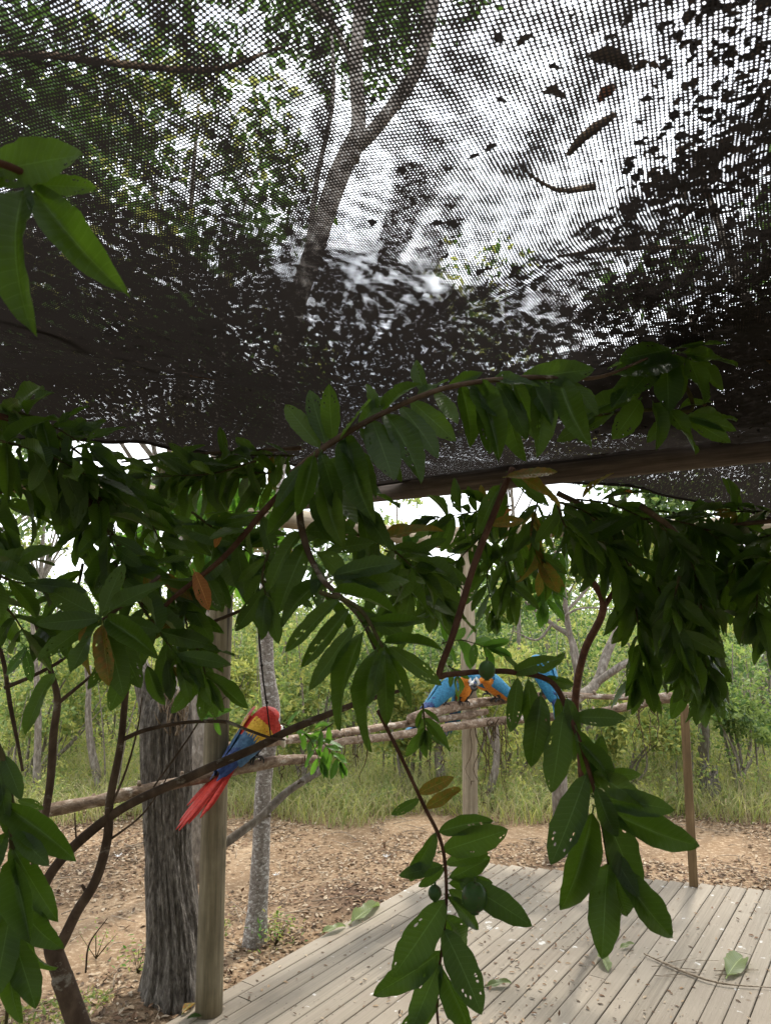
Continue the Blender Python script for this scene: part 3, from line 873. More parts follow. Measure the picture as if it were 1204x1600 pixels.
perch('perch_branch', [(332, 1171, ld + .2), (390, 1163, ld + .38), (500, 1150, ld + .75), (600, 1136, ld + 1.15), (700, 1122, ld + 1.6), (760, 1112, ld + 1.9)], [.021, .022, .022, .02, .022, .02], 'sawn ended perch pole starting behind the left post', seg=18, knots=4)
perch('perch_branch', [(490, 1176, 3.85), (540, 1158, 4.05), (600, 1152, 4.3), (680, 1140, 4.7), (760, 1128, 5.05), (860, 1121, 5.2), (930, 1113, 5.15), (985, 1103, 5.0), (1040, 1090, 4.95), (1068, 1096, 4.92)], [.017, .02, .022, .026, .028, .027, .024, .03, .033, .03], 'knobbly peeling perch branch reaching the square post on the right')
perch('perch_branch', [(640, 1123, 4.6), (700, 1106, 4.95), (770, 1095, 5.2), (860, 1086, 5.25), (930, 1088, 5.25), (1062, 1094, 4.98)], [.03, .034, .03, .022, .02, .02], 'thick bark covered perch under the blue and gold macaws')
perch('brace_branch', [(345, 1322, LPB.y + .02), (400, 1282, LPB.y + .1), (450, 1236, LPB.y + .2), (505, 1200, LPB.y + .3)], [.02, .018, .019, .02], 'brown brace branch slanting from the left post up to the perch', knots=3, mat='bark_grey', cat='brace')

# dry vines hanging from the perch
def vines(name, x0, x1, y0, y1, d, n, label):
    root = at(x0, y0, d)
    mb = MB()
    for i in range(n):
        x = rnd.uniform(x0, x1); p = at(x, y0 + rnd.uniform(-6, 6), d + rnd.uniform(-.05, .05))
        L = rnd.uniform(.3, 1) ** 1.4
        pts = [p - root]
        yy = y0
        for k in range(5):
            yy += (y1 - y0) * L / 5
            x += rnd.gauss(0, 5)
            pts.append(at(x, yy, d + rnd.uniform(-.04, .04)) - root)
        mb.tube(pts, [rnd.uniform(.002, .006), .003, .0012], 5, 3)
        if rnd.random() < .5:
            c = pts[-1]
            for k in range(4): mb.tube([c, c + Vector((rnd.uniform(-.03, .03), rnd.uniform(-.02, .02), rnd.uniform(-.04, .01)))], [.003, .001], 4, 2)
    o = mb.build(name, M['vine']); o.location = root
    return tag(o, label, 'vine', 'dry vines hanging from the perches')
vines('dry_vine', 735, 790, 1125, 1260, 5.05, 16, 'tangle of dry brown vines hanging right of the middle post')
vines('dry_vine', 640, 700, 1140, 1215, 4.7, 9, 'short dry vines dangling left of the middle post')
vines('dry_vine', 985, 1030, 1100, 1200, 4.95, 7, 'few long dry vines hanging from the knobbly right perch')
vines('dry_vine', 520, 590, 1150, 1240, 4.1, 8, 'dry vine scraps under the middle of the perch')
vines('dry_vine', 440, 480, 1185, 1225, 3.6, 4, 'short dry shreds below the perch right of the scarlet macaw')

# ------------------------------------------------------------------ leaves (one object each)
def leaf_mesh(name, mat, seed, bend=.25, wave=.03, holes=0, twist=.0, width=.40, fold=.16, curl=0.0):
    r = random.Random(seed)
    NL, NW = 15, 4
    me_v, faces, uvs = [], [], []
    wprof = lambda t: max(0.0, math.sin(math.pi * min(1, t) ** .85)) ** .72 * (1 - .12 * t)
    idx = {}
    for i in range(NL + 1):
        t0 = i / NL
        for j in range(-NW, NW + 1):
            s = j / NW
            t = min(1.0, max(0.0, t0 + .10 * abs(s) * math.sin(math.pi * t0)))
            hw = width / 2 * wprof(t0) * (1 + .04 * math.sin(seed + i * 1.7 + (1 if j > 0 else 0)))
            x = s * hw; y = t
            z = fold * abs(x) * 2 * .8 - bend * t * t + wave * math.sin(t * 9 + seed + (2 if j > 0 else 0)) * abs(s) ** 1.5
            z -= .010 * abs(s) * (1 if i % 2 else -1) * math.sin(math.pi * t0)
            a = twist * (t - .3)
            x2 = x * math.cos(a) - z * math.sin(a) + curl * t * t; z2 = x * math.sin(a) + z * math.cos(a)
            idx[i, j] = len(me_v); me_v.append((x2, y, z2)); uvs.append((.5 + s * .5, t0))
    cells = [(i, j) for i in range(NL) for j in range(-NW, NW)]
    drop = set()
    for h in range(holes):
        i = r.randrange(3, NL - 2); j = r.choice([-3, -2, 1, 2, -3, 2, 0]); drop.add((i, j))
        if r.random() < .35: drop.add((i + 1, j))
    for (i, j) in cells:
        if (i, j) in drop:
            c4 = [Vector(me_v[idx[q]]) for q in ((i, j), (i, j + 1), (i + 1, j + 1), (i + 1, j))]
            bil = lambda u, v_: (c4[0] * (1 - u) + c4[1] * u) * (1 - v_) + (c4[3] * (1 - u) + c4[2] * u) * v_
            outer = [idx[i, j], None, idx[i, j + 1], None, idx[i + 1, j + 1], None, idx[i + 1, j], None]
            for q, uv_ in ((1, (.5, 0)), (3, (1, .5)), (5, (.5, 1)), (7, (0, .5))):
                outer[q] = len(me_v); me_v.append(tuple(bil(*uv_))); uvs.append((.5 + (j + uv_[0]) / NW * .5, (i + uv_[1]) / NL))
            inner = []
            r1, r2 = r.uniform(.36, .49), r.uniform(.30, .48)
            for q in range(8):
                an = math.radians(-135 + 45 * q); kq = r.uniform(.6, 1.0); u_ = .5 + r1 * kq * math.cos(an); w_ = .5 + r2 * kq * math.sin(an)
                inner.append(len(me_v)); me_v.append(tuple(bil(u_, w_))); uvs.append((.5 + (j + u_) / NW * .5, (i + w_) / NL))
            for q in range(8): faces.append((outer[q], outer[(q + 1) % 8], inner[(q + 1) % 8], inner[q]))
            continue
        faces.append((idx[i, j], idx[i, j + 1], idx[i + 1, j + 1], idx[i + 1, j]))
    # petiole
    b = len(me_v)
    for k, (yy, rr) in enumerate(((-.07, .011), (.03, .010))):
        for a in range(5):
            an = a * 2 * math.pi / 5; me_v.append((rr * math.cos(an), yy, rr * math.sin(an) - .004)); uvs.append((.5, 0.0))
    for a in range(5): faces.append((b + a, b + (a + 1) % 5, b + 5 + (a + 1) % 5, b + 5 + a))
    me = bpy.data.meshes.new(name)
    me.from_pydata(me_v, [], faces)
    me.materials.append(mat)
    uvl = me.uv_layers.new(name='UVMap')
    li = np.empty(len(me.loops), dtype=np.int32); me.loops.foreach_get('vertex_index', li)
    uvl.data.foreach_set('uv', np.array(uvs, dtype=np.float32)[li].ravel())
    me.polygons.foreach_set('use_smooth', [True] * len(faces))
    me.update()
    return me
LV = {}
for key in ('leaf', 'leaf_far', 'leaf_yellow', 'leaf_orange'):
    LV[key] = [leaf_mesh('leaf', M[key], 10 + i * 7 + len(key), bend=b_, wave=w_, holes=h_, twist=t_, width=wd, fold=f_, curl=c_)
        for i, (b_, w_, h_, t_, wd, f_, c_) in enumerate([
            (.12, .012, 0, .1, .40, .10, .03), (.34, .045, 0, -.4, .40, .5, -.05), (.05, .015, 2, .2, .42, .08, .0), (.22, .025, 4, .35, .40, .3, .06),
            (.42, .05, 1, -.2, .36, .3, .08), (.16, .06, 1, .7, .40, .2, -.12), (.0, .01, 4, .0, .41, .1, .05), (.30, .03, 0, .3, .42, .7, .04)])]
def put_leaf(parent, base, tip, key='leaf', nrm=None, v=None, w=1.0):
    base = Vector(base); tip = Vector(tip)
    d = tip - base; L = d.length; d = d / L
    if nrm is None: nrm = Vector((0, 0, 1))
    nrm = Vector(nrm)
    z = nrm - d * nrm.dot(d)
    if z.length < .05: z = d.orthogonal()
    z.normalize(); x = d.cross(z)
    o = bpy.data.objects.new('leaf', LV[key][rnd.randrange(8) if v is None else v])
    col.objects.link(o)
    o.parent = parent
    mw = Matrix((x, d, z)).transposed().to_4x4()
    o.rotation_euler = mw.to_euler()
    o.location = base - parent.location
    o.scale = (L * w * .87, L, L)
    return o
TOCAM = Vector((0, -1, .15))
def spray(parent, pts, n, L=.12, key='leaf', spread=62, droop=.35, r=.003, jit=.25, face=.55, ymix=.01, omix=.0, stemmat='twig_green', endleaf=True, up=.5, ret=False):
    """twig with leaf pairs; pts are (px,py,depth)"""
    if L > .105: n = max(n, int(round(n * 1.3))); L *= .86
    W = [at(*p) if not isinstance(p, Vector) else p for p in pts]
    path = catmull(W, 8)
    mb = MB(); mb.tube([p - parent.location for p in W], [r, r * .8, r * .35], 6, 6)
    mb.build('twig', M[stemmat], parent)
    cum = [0]
    for i in range(1, len(path)): cum.append(cum[-1] + (path[i] - path[i - 1]).length)
    tot = cum[-1]
    vn = (path[-1] - path[0]).normalized()
    for k in range(n):
        t = (k + .6) / n * tot
        i = max(j for j in range(len(cum)) if cum[j] <= t + 1e-9); i = min(i, len(path) - 2)
        f = (t - cum[i]) / max(1e-6, cum[i + 1] - cum[i])
        p = path[i].lerp(path[i + 1], f)
        tan = (path[i + 1] - path[i]).normalized()
        view = (p - Vector((0, 0, CAMZ))).normalized()
        side = tan.cross(view)
        if side.length < .2: side = tan.orthogonal()
        side.normalize()
        if k % 2: side = (side * .6 + view * .8 * rnd.choice((-1, 1))).normalized()
        for sgn in (-1, 1):
            a = R(spread + rnd.uniform(-18, 18))
            d = tan * math.cos(a) + side * sgn * math.sin(a)
            d = d + Vector((rnd.gauss(0, jit), rnd.gauss(0, jit), rnd.gauss(0, jit) - droop * (1 if True else 0)))
            d.normalize()
            ll = L * rnd.uniform(.75, 1.15) * (.8 if k == 0 else 1)
            nrm = Vector((rnd.gauss(0, .35), -face + rnd.gauss(0, .3), up + rnd.gauss(0, .3)))
            kk = key
            q = rnd.random()
            if q < omix: kk = 'leaf_orange'
            elif q < omix + ymix: kk = 'leaf_yellow'
            put_leaf(parent, p, p + d * ll, kk, nrm, w=rnd.uniform(.78, 1.05))
    if endleaf:
        e = path[-1]; tan = (path[-1] - path[-2]).normalized()
        for sgn in (-.35, 0, .4):
            d = (tan + vn * .3 + Vector((sgn * .8, rnd.gauss(0, .3), -.3 * droop))).normalized()
            put_leaf(parent, e, e + d * L * rnd.uniform(.6, .95), key, Vector((0, -face, up)))
    if ret: return path

def branch(label, pt, cat='branch', name='guava_branch', group='leafy guava cuttings'):
    return empty(name, at(*pt), label, cat, group)
def stem(parent, pts, rad, mat='bark_red', seg=8, name='stem', rough=.1):
    mb = MB(); mb.tube([at(*p) - parent.location for p in pts], rad, seg, 8, rough, 16)
    return mb.build(name, M[mat], parent)
def X(parent, lst, key='leaf', nrm=(0, -.8, .45)):      # explicit leaves: base px, tip px, depth base, depth tip
    for it in lst:
        bx, by, tx, ty, d0_, d1_ = it[:6]
        kk = it[6] if len(it) > 6 else key
        w_ = it[7] if len(it) > 7 else 1.0
        put_leaf(parent, at(bx, by, d0_), at(tx, ty, d1_), kk, Vector(nrm) + Vector((rnd.gauss(0, .22), 0, rnd.gauss(0, .2))), w=w_)

for k_, (a_, b_) in {'leaf_dead': ((.02, .014, .01), (.04, .028, .018)), 'leaf_rusty': ((.09, .03, .012), (.14, .05, .02))}.items():
    M[k_] = leaf_mat(k_, a_, b_, tuple(q * .6 for q in b_), tfac=.15)
    LV[k_] = [leaf_mesh('leaf', M[k_], 90, bend=.2, wave=.05, twist=.4, fold=.3)] * 8
# near leaves in the upper left corner
g = branch('big blurred close leaves in the upper left corner under the net', (-60, 240, .52))
stem(g, [(-90, 230, .52), (20, 262, .52), (62, 292, .54)], [.003, .003, .002])
X(g, [(-40, 275, 122, 236, .54, .5), (55, 290, 152, 290, .53, .52), (52, 296, 150, 420, .53, .5, 'leaf', .85), (40, 292, -22, 455, .53, .48, 'leaf', 1.0), (10, 268, -70, 330, .54, .5), (-20, 260, 70, 262, .55, .53, 'leaf', 1.3)], nrm=(0, -1, .1))

# left mass
g = branch('dense leafy branch filling the left edge below the net', (-60, 640, 1.3))
stem(g, [(-60, 640, 1.3), (30, 660, 1.32), (110, 720, 1.35), (170, 800, 1.4)], [.007, .006, .005, .003])
spray(g, [(-40, 640, 1.35), (50, 650, 1.3), (140, 700, 1.3)], 7, .115, droop=.3)
spray(g, [(-40, 680, 1.25), (60, 705, 1.25), (140, 745, 1.3)], 7, .12, droop=.5)
spray(g, [(-30, 700, 1.4), (50, 740, 1.4), (120, 760, 1.4)], 6, .12, droop=.4)
spray(g, [(60, 660, 1.3), (120, 705, 1.35), (180, 750, 1.4)], 6, .1, droop=.3)
spray(g, [(-30, 760, 1.3), (0, 770, 1.3), (40, 760, 1.35)], 3, .1)
spray(g, [(110, 720, 1.4), (140, 770, 1.4), (130, 830, 1.4)], 5, .1)
spray(g, [(-40, 740, 1.4), (-10, 790, 1.4), (0, 840, 1.4)], 5, .1, droop=.5)
g = branch('leafy branch hanging low at the left edge under the bright gap', (-40, 880, 1.2))
spray(g, [(-60, 860, 1.15), (0, 900, 1.15), (50, 915, 1.2)], 4, .105, droop=.1, spread=40)
spray(g, [(-40, 930, 1.3), (10, 950, 1.3), (40, 990, 1.35)], 4, .1)
spray(g, [(-60, 820, 1.3), (-20, 850, 1.3), (10, 870, 1.3)], 3, .09)
g = branch('drooping leafy branch between the bright left gap and the thick round post', (140, 730, 1.4))
stem(g, [(120, 720, 1.4), (150, 800, 1.4), (190, 860, 1.4), (230, 960, 1.4)], [.006, .005, .004, .002])
spray(g, [(140, 740, 1.4), (165, 820, 1.35), (190, 880, 1.35)], 7, .115)
spray(g, [(150, 760, 1.5), (220, 800, 1.5), (260, 860, 1.5)], 7, .11)
spray(g, [(190, 860, 1.4), (250, 900, 1.4), (300, 980, 1.45)], 8, .11, ymix=.1)
spray(g, [(180, 880, 1.35), (230, 960, 1.3), (280, 1030, 1.3)], 7, .11)
spray(g, [(130, 880, 1.4), (120, 920, 1.4), (90, 960, 1.4)], 4, .1)
g = branch('starry whorl of dark leaves hanging above the rough trunk', (158, 968, 1.15))
stem(g, [(250, 900, 1.2), (200, 940, 1.17), (160, 968, 1.15)], [.003, .003, .002], 'bark_guava')
X(g, [(158, 966, 58, 974, 1.15, 1.1), (156, 972, 100, 1045, 1.15, 1.1), (152, 975, 112, 1045, 1.15, 1.18, 'leaf_yellow'), (160, 975, 165, 1062, 1.15, 1.1, 'leaf_yellow'), (164, 974, 196, 1085, 1.15, 1.12),
      (168, 968, 236, 1010, 1.15, 1.1), (165, 962, 235, 895, 1.15, 1.13), (160, 960, 190, 880, 1.15, 1.2), (150, 960, 75, 925, 1.15, 1.2), (172, 975, 225, 1075, 1.15, 1.2), (150, 965, 60, 1035, 1.2, 1.15), (170, 970, 250, 980, 1.2, 1.2)])
X(g, [(205, 1030, 172, 1110, 1.3, 1.25), (230, 1040, 250, 1105, 1.3, 1.3), (262, 1030, 268, 1095, 1.3, 1.3), (200, 1000, 140, 1080, 1.25, 1.2)])
g = branch('leafy branch strung along the net hem left of centre', (470, 690, 1.9))
stem(g, [(470, 700, 1.9), (400, 704, 1.95), (300, 710, 2.0), (190, 722, 2.05)], [.006, .005, .004, .003], 'bark_guava')
spray(g, [(460, 712, 1.9), (380, 712, 1.95), (300, 718, 2.0), (200, 732, 2.05)], 16, .115, droop=.75, spread=75)
spray(g, [(440, 740, 1.9), (360, 740, 1.9), (280, 760, 1.95)], 9, .14, droop=.45)
spray(g, [(400, 720, 1.8), (330, 740, 1.8), (230, 745, 1.85)], 8, .13, droop=.35)
g = branch('branch with brown stem slanting down past the two orange leaves', (478, 735, 1.3))
stem(g, [(480, 730, 1.3), (420, 790, 1.3), (350, 870, 1.3), (270, 935, 1.3), (240, 970, 1.3)], [.006, .006, .005, .004, .003], 'bark_red')
spray(g, [(420, 790, 1.3), (370, 850, 1.35), (330, 900, 1.4)], 5, .1, droop=.35)
spray(g, [(300, 800, 1.5), (340, 830, 1.5), (400, 870, 1.5)], 6, .12)
spray(g, [(230, 780, 1.6), (290, 830, 1.6), (330, 850, 1.6)], 6, .12)
spray(g, [(300, 900, 1.4), (290, 960, 1.4), (300, 1010, 1.4)], 5, .1)
spray(g, [(300, 1000, 1.35), (315, 1030, 1.35), (322, 1060, 1.35)], 3, .09)
spray(g, [(340, 880, 1.5), (390, 900, 1.5), (430, 915, 1.5)], 5, .1)
X(g, [(304, 893, 330, 952, 1.28, 1.25, 'leaf_orange'), (345, 826, 336, 856, 1.3, 1.3, 'leaf_orange'), (268, 1040, 285, 1062, 1.3, 1.3, 'leaf_yellow'), (318, 895, 352, 955, 1.33, 1.3)])
g = branch('sunlit bright green leaves outside the net between left post and centre', (300, 760, 3.0), 'branch')
spray(g, [(450, 760, 3.0), (380, 770, 3.0), (300, 760, 3.0), (260, 770, 3.0)], 12, .18, key='leaf_far', droop=.4)
spray(g, [(430, 800, 3.1), (350, 800, 3.1), (280, 800, 3.1)], 9, .18, key='leaf_far', droop=.3)
spray(g, [(460, 850, 3.2), (410, 870, 3.2), (370, 910, 3.2)], 8, .17, key='leaf_far', droop=.3, ymix=.15)
spray(g, [(250, 820, 3.2), (210, 860, 3.2), (180, 900, 3.2)], 8, .17, key='leaf_far', droop=.3)
spray(g, [(400, 840, 3.0), (330, 860, 3.0), (280, 880, 3.0)], 8, .17, key='leaf_far', droop=.3)

# left lower corner
g = branch('large dark leaves hanging down the lower left edge', (-20, 1130, .95))
stem(g, [(-30, 1120, .95), (10, 1200, .95), (20, 1330, .95), (22, 1450, .95), (10, 1600, .95)], [.004, .004, .004, .003, .002], 'twig_green')
X(g, [(5, 1180, 35, 1245, .95, .93), (0, 1200, 8, 1290, .95, .93), (12, 1260, 108, 1330, .95, .92), (10, 1250, 62, 1320, .95, .98), (20, 1300, 75, 1345, .93, .9), (10, 1300, -30, 1390, .95, .9),
      (18, 1320, 82, 1430, .95, .92), (20, 1340, 40, 1460, .95, .9, 'leaf', 1.15), (20, 1400, 78, 1490, .95, .93, 'leaf', 1.2), (15, 1380, -35, 1480, .95, .92), (18, 1420, -10, 1560, .95, .9, 'leaf', 1.2),
      (20, 1450, 45, 1580, .95, .92, 'leaf', 1.1), (25, 1440, 62, 1540, .97, .98), (15, 1500, 18, 1600, .95, .92), (10, 1220, -30, 1300, .95, .93), (5, 1170, -10, 1225, .95, .95), (28, 1250, 70, 1262, 1.0, 1.0),
      (14, 1280, 50, 1340, 1.0, 1.0), (16, 1350, -5, 1440, 1.02, 1.0), (0, 1230, 25, 1310, .97, .94)])
X(g, [(86, 1052, 30, 1130, 1.05, 1.0), (45, 1010, 8, 1055, 1.3, 1.3, 'leaf_far'), (40, 1015, 52, 1065, 1.3, 1.3, 'leaf_far')])

# upper centre
g = branch('row of big dark leaves hanging from a twig just below the net centre', (470, 720, 1.02))
stem(g, [(455, 740, 1.02), (520, 690, 1.0), (600, 645, 1.0), (700, 605, 1.02), (820, 590, 1.05), (930, 590, 1.08), (1010, 560, 1.1)], [.005, .005, .004, .004, .004, .003, .002], 'bark_guava')
up_l = [(500, 700, 445, 630), (510, 695, 480, 610), (520, 690, 510, 600), (500, 705, 535, 800), (525, 688, 600, 760), (540, 680, 560, 790), (560, 668, 630, 750), (580, 655, 615, 745), (585, 650, 580, 595), (600, 645, 640, 590),
        (600, 645, 670, 730), (625, 635, 690, 705), (640, 625, 712, 688), (650, 620, 700, 590), (665, 615, 640, 560), (680, 610, 715, 660), (490, 712, 470, 800), (478, 722, 425, 790), (530, 690, 575, 620), (560, 670, 600, 610),
        (720, 603, 745, 690), (740, 600, 790, 690), (760, 598, 770, 710), (775, 596, 830, 680), (790, 594, 795, 720), (800, 594, 850, 690), (730, 602, 780, 650), (820, 590, 870, 650), (810, 592, 930, 575), (840, 590, 860, 700), (870, 590, 900, 670), (700, 605, 750, 580), (760, 597, 830, 577), (880, 588, 940, 640)]
X(g, [(a, b, c_, d_, 1.0 + (a - 500) * .0002, .98 + (a - 500) * .0002 + rnd.uniform(-.06, .04)) for a, b, c_, d_ in up_l])
spray(g, [(470, 730, 1.08), (530, 740, 1.1), (560, 790, 1.1)], 4, .1, droop=.5)
g = branch('leaf cluster under the net between centre and the dark right corner', (1000, 560, 1.15))
stem(g, [(1010, 560, 1.15), (1060, 590, 1.15), (1080, 640, 1.15), (1020, 640, 1.15), (920, 650, 1.15)], [.004, .004, .003, .003, .002], 'twig_green')
X(g, [(1070, 560, 960, 590, 1.15, 1.1), (1050, 545, 970, 560, 1.15, 1.1), (1055, 545, 1130, 530, 1.15, 1.1), (1060, 550, 1150, 565, 1.15, 1.1), (1055, 555, 1060, 625, 1.15, 1.12), (1075, 560, 1100, 620, 1.15, 1.1, 'leaf', 1.2), (1040, 550, 1045, 640, 1.15, 1.1, 'leaf', 1.1),
      (1030, 560, 985, 620, 1.15, 1.1), (1000, 570, 960, 640, 1.15, 1.12), (1080, 560, 1130, 600, 1.18, 1.15), (1010, 570, 950, 550, 1.15, 1.2), (985, 620, 900, 640, 1.15, 1.12), (1000, 625, 960, 690, 1.15, 1.1), (1020, 630, 1040, 690, 1.15, 1.12),
      (1040, 635, 1090, 700, 1.15, 1.1), (1070, 650, 1150, 665, 1.15, 1.1), (1075, 655, 1140, 690, 1.15, 1.1), (1080, 645, 1155, 655, 1.15, 1.15), (960, 640, 900, 680, 1.15, 1.15), (940, 645, 900, 600, 1.15, 1.2), (930, 650, 870, 690, 1.15, 1.15), (980, 635, 1010, 580, 1.18, 1.15), (1060, 640, 1110, 610, 1.15, 1.15), (1050, 645, 1010, 690, 1.15, 1.15)])

g = branch('clump of broad dark leaves left of centre below the cross beam', (450, 760, 1.05))
stem(g, [(470, 730, 1.05), (470, 820, 1.05), (500, 900, 1.02), (560, 960, .98), (590, 1020, .95)], [.005, .005, .004, .004, .003], 'bark_guava')
X(g, [(480, 760, 420, 830, 1.05, 1.02), (485, 770, 530, 850, 1.05, 1.02), (470, 740, 435, 810, 1.06, 1.04), (495, 740, 560, 815, 1.05, 1.0), (500, 745, 525, 840, 1.02, .98), (470, 830, 410, 905, 1.05, 1.02), (478, 850, 440, 940, 1.05, 1.0, 'leaf', 1.15),
      (490, 860, 560, 900, 1.05, 1.0), (495, 880, 500, 950, 1.03, 1.0), (520, 900, 620, 870, 1.02, .98), (520, 905, 600, 920, 1.02, .98), (480, 830, 560, 830, 1.05, 1.02), (505, 905, 430, 960, 1.02, 1.0), (470, 850, 520, 800, 1.08, 1.05), (530, 915, 640, 905, 1.0, 1.0), (510, 860, 585, 845, 1.08, 1.05)])
spray(g, [(540, 830, 1.2), (600, 850, 1.2), (650, 890, 1.2)], 6, .1, droop=.35)
spray(g, [(420, 860, 1.25), (410, 900, 1.25), (415, 930, 1.25)], 3, .09)
spray(g, [(560, 850, 1.4), (600, 900, 1.4), (650, 930, 1.4)], 5, .1)

g = branch('fan of long dark finger leaves with bitten holes in the centre', (560, 950, .92))
stem(g, [(500, 925, .95), (560, 950, .92), (600, 1015, .9)], [.003, .003, .002], 'twig_green')
X(g, [(530, 935, 446, 1012, .93, .9, 'leaf', .68), (545, 950, 474, 1040, .93, .9, 'leaf', .68), (556, 975, 482, 1078, .92, .9, 'leaf', .68), (568, 985, 502, 1128, .92, .9, 'leaf', .68), (590, 1010, 545, 1165, .9, .88, 'leaf', .68), (600, 1012, 608, 1130, .9, .88, 'leaf', .85), (606, 1010, 692, 1068, .9, .88, 'leaf', .75),
      (600, 1005, 686, 1000, .9, .88, 'leaf', .68), (565, 975, 655, 968, .92, .9, 'leaf', .68), (520, 935, 478, 985, .95, .95, 'leaf', .68), (555, 955, 640, 1000, .93, .92, 'leaf', .68), (598, 1012, 650, 1100, .92, .9, 'leaf', .68), (600, 1012, 570, 1100, .88, .86, 'leaf', .68), (545, 945, 600, 975, .95, .95, 'leaf', .68), (575, 985, 620, 1040, .92, .9, 'leaf', .68),
      (520, 925, 620, 940, .95, .93, 'leaf', .68), (505, 930, 560, 990, .95, .96, 'leaf', .68)], nrm=(0, -.85, .3))

# hanging centre branch
g = branch('branch hanging low in the centre over the deck with two green fruits', (590, 1110, 1.2))
stem(g, [(590, 1110, 1.22), (625, 1180, 1.2), (660, 1255, 1.2), (690, 1320, 1.2), (697, 1400, 1.2), (690, 1480, 1.2), (682, 1560, 1.2), (688, 1640, 1.2)], [.0032, .003, .003, .003, .0026, .0022, .002, .002], 'bark_red')
X(g, [(655, 1248, 612, 1275, 1.2, 1.2), (652, 1240, 706, 1214, 1.2, 1.18, 'leaf_yellow'), (664, 1262, 720, 1234, 1.2, 1.2, 'leaf_yellow'), (684, 1300, 765, 1275, 1.2, 1.18), (690, 1330, 792, 1298, 1.2, 1.16, 'leaf', 1.1), (680, 1302, 640, 1378, 1.2, 1.18, 'leaf', 1.1),
      (692, 1352, 625, 1368, 1.2, 1.18), (694, 1355, 655, 1390, 1.2, 1.2), (695, 1350, 762, 1330, 1.2, 1.2), (702, 1372, 770, 1345, 1.2, 1.22, 'leaf', 1.2), (715, 1375, 832, 1440, 1.2, 1.15), (696, 1405, 614, 1530, 1.2, 1.16, 'leaf', 1.15), (697, 1400, 760, 1450, 1.2, 1.2),
      (700, 1390, 745, 1420, 1.2, 1.22), (692, 1450, 758, 1582, 1.2, 1.14, 'leaf', 1.15), (690, 1485, 590, 1570, 1.2, 1.17, 'leaf', 1.1), (688, 1500, 640, 1615, 1.2, 1.18), (690, 1510, 735, 1620, 1.2, 1.17), (690, 1430, 720, 1510, 1.22, 1.24), (686, 1560, 620, 1625, 1.2, 1.2), (720, 1360, 775, 1435, 1.22, 1.24),
      (700, 1380, 770, 1380, 1.22, 1.22), (694, 1430, 755, 1490, 1.2, 1.24)], nrm=(0, -.9, .2))
m = N('guava_fruit'); m.pbr(m.mix(m.ramp(m.noise(70, 5, m.obj(), .7), [(.56, (0, 0, 0)), (.64, (1, 1, 1))]), m.ramp(m.noise(30, 4, m.obj()), [(.3, (.02, .055, .012)), (.7, (.05, .11, .02))]), (.08, .06, .03)), .45, m.bump(m.noise(80, 3, m.obj()), .2, .002)); M['fruit'] = m.m
def fruit(parent, px, py, d, rpx):
    c = at(px, py, d) - parent.location; r = rpx * d / F
    mb = MB(); mb.sphere(c, (r, r, r * 1.12), 20, 14)
    mb.tube([c + Vector((0, 0, r * 1.05)), c + Vector((0.001, 0, r * 1.5))], [.002, .0015], 5, 2)
    mb.tube([c - Vector((0, 0, r * 1.05)), c - Vector((0, 0, r * 1.2))], [r * .28, r * .34], 8, 1)
    mb.build('fruit', M['fruit'], parent)
fruit(g, 679, 1395, 1.18, 10); fruit(g, 741, 1402, 1.18, 19)

# right hanging branch
g = branch('long branch with red brown stem curling down right of centre, one green fruit', (800, 735, 1.15))
stem(g, [(800, 732, 1.15), (772, 800, 1.13), (738, 890, 1.1), (708, 990, 1.06), (686, 1052, 1.05), (700, 1054, 1.05), (745, 1050, 1.05), (800, 1050, 1.04), (860, 1065, 1.03), (890, 1120, 1.02), (915, 1190, 1.0), (935, 1260, 1.0), (950, 1350, 1.0)], [.005, .005, .005, .005, .0045, .004, .004, .004, .004, .004, .003, .003, .002], 'bark_red')
fruit(g, 760, 1047, 1.03, 13)
X(g, [(800, 1052, 865, 1025, 1.04, 1.0), (810, 1050, 790, 1020, 1.04, 1.05), (840, 1050, 882, 1028, 1.04, 1.02), (850, 1058, 900, 1075, 1.03, 1.03, 'leaf', 1.3), (808, 1058, 800, 1145, 1.03, 1.02), (825, 1062, 830, 1150, 1.03, 1.02), (845, 1085, 836, 1198, 1.02, 1.0, 'leaf', 1.2),
      (880, 1110, 862, 1240, 1.02, 1.0), (885, 1090, 905, 1150, 1.02, 1.0, 'leaf', 1.2), (893, 1120, 978, 1122, 1.02, 1.0), (905, 1160, 965, 1215, 1.0, .98, 'leaf', 1.2), (900, 1140, 940, 1240, 1.01, 1.0, 'leaf', 1.1), (915, 1210, 866, 1355, 1.0, .97), (918, 1240, 940, 1150, 1.02, 1.02),
      (925, 1205, 1012, 1265, 1.0, .97, 'leaf', 1.2), (930, 1245, 1052, 1262, 1.0, .96), (935, 1262, 1098, 1334, 1.0, .96, 'leaf', .9), (930, 1250, 1028, 1415, 1.0, .96, 'leaf', 1.0), (925, 1270, 892, 1430, 1.0, .97), (932, 1300, 912, 1400, 1.0, .98), (945, 1320, 1000, 1400, 1.0, .98),
      (950, 1350, 928, 1495, 1.0, .97, 'leaf', 1.15), (958, 1350, 1056, 1478, 1.0, .97, 'leaf', 1.0), (955, 1360, 985, 1445, 1.0, 1.0), (930, 1230, 960, 1310, .98, .96, 'leaf', 1.2), (950, 1360, 930, 1440, 1.02, 1.02), (940, 1210, 1000, 1210, 1.02, 1.0), (870, 1090, 900, 1190, 1.04, 1.04)], nrm=(0, -.85, .25))
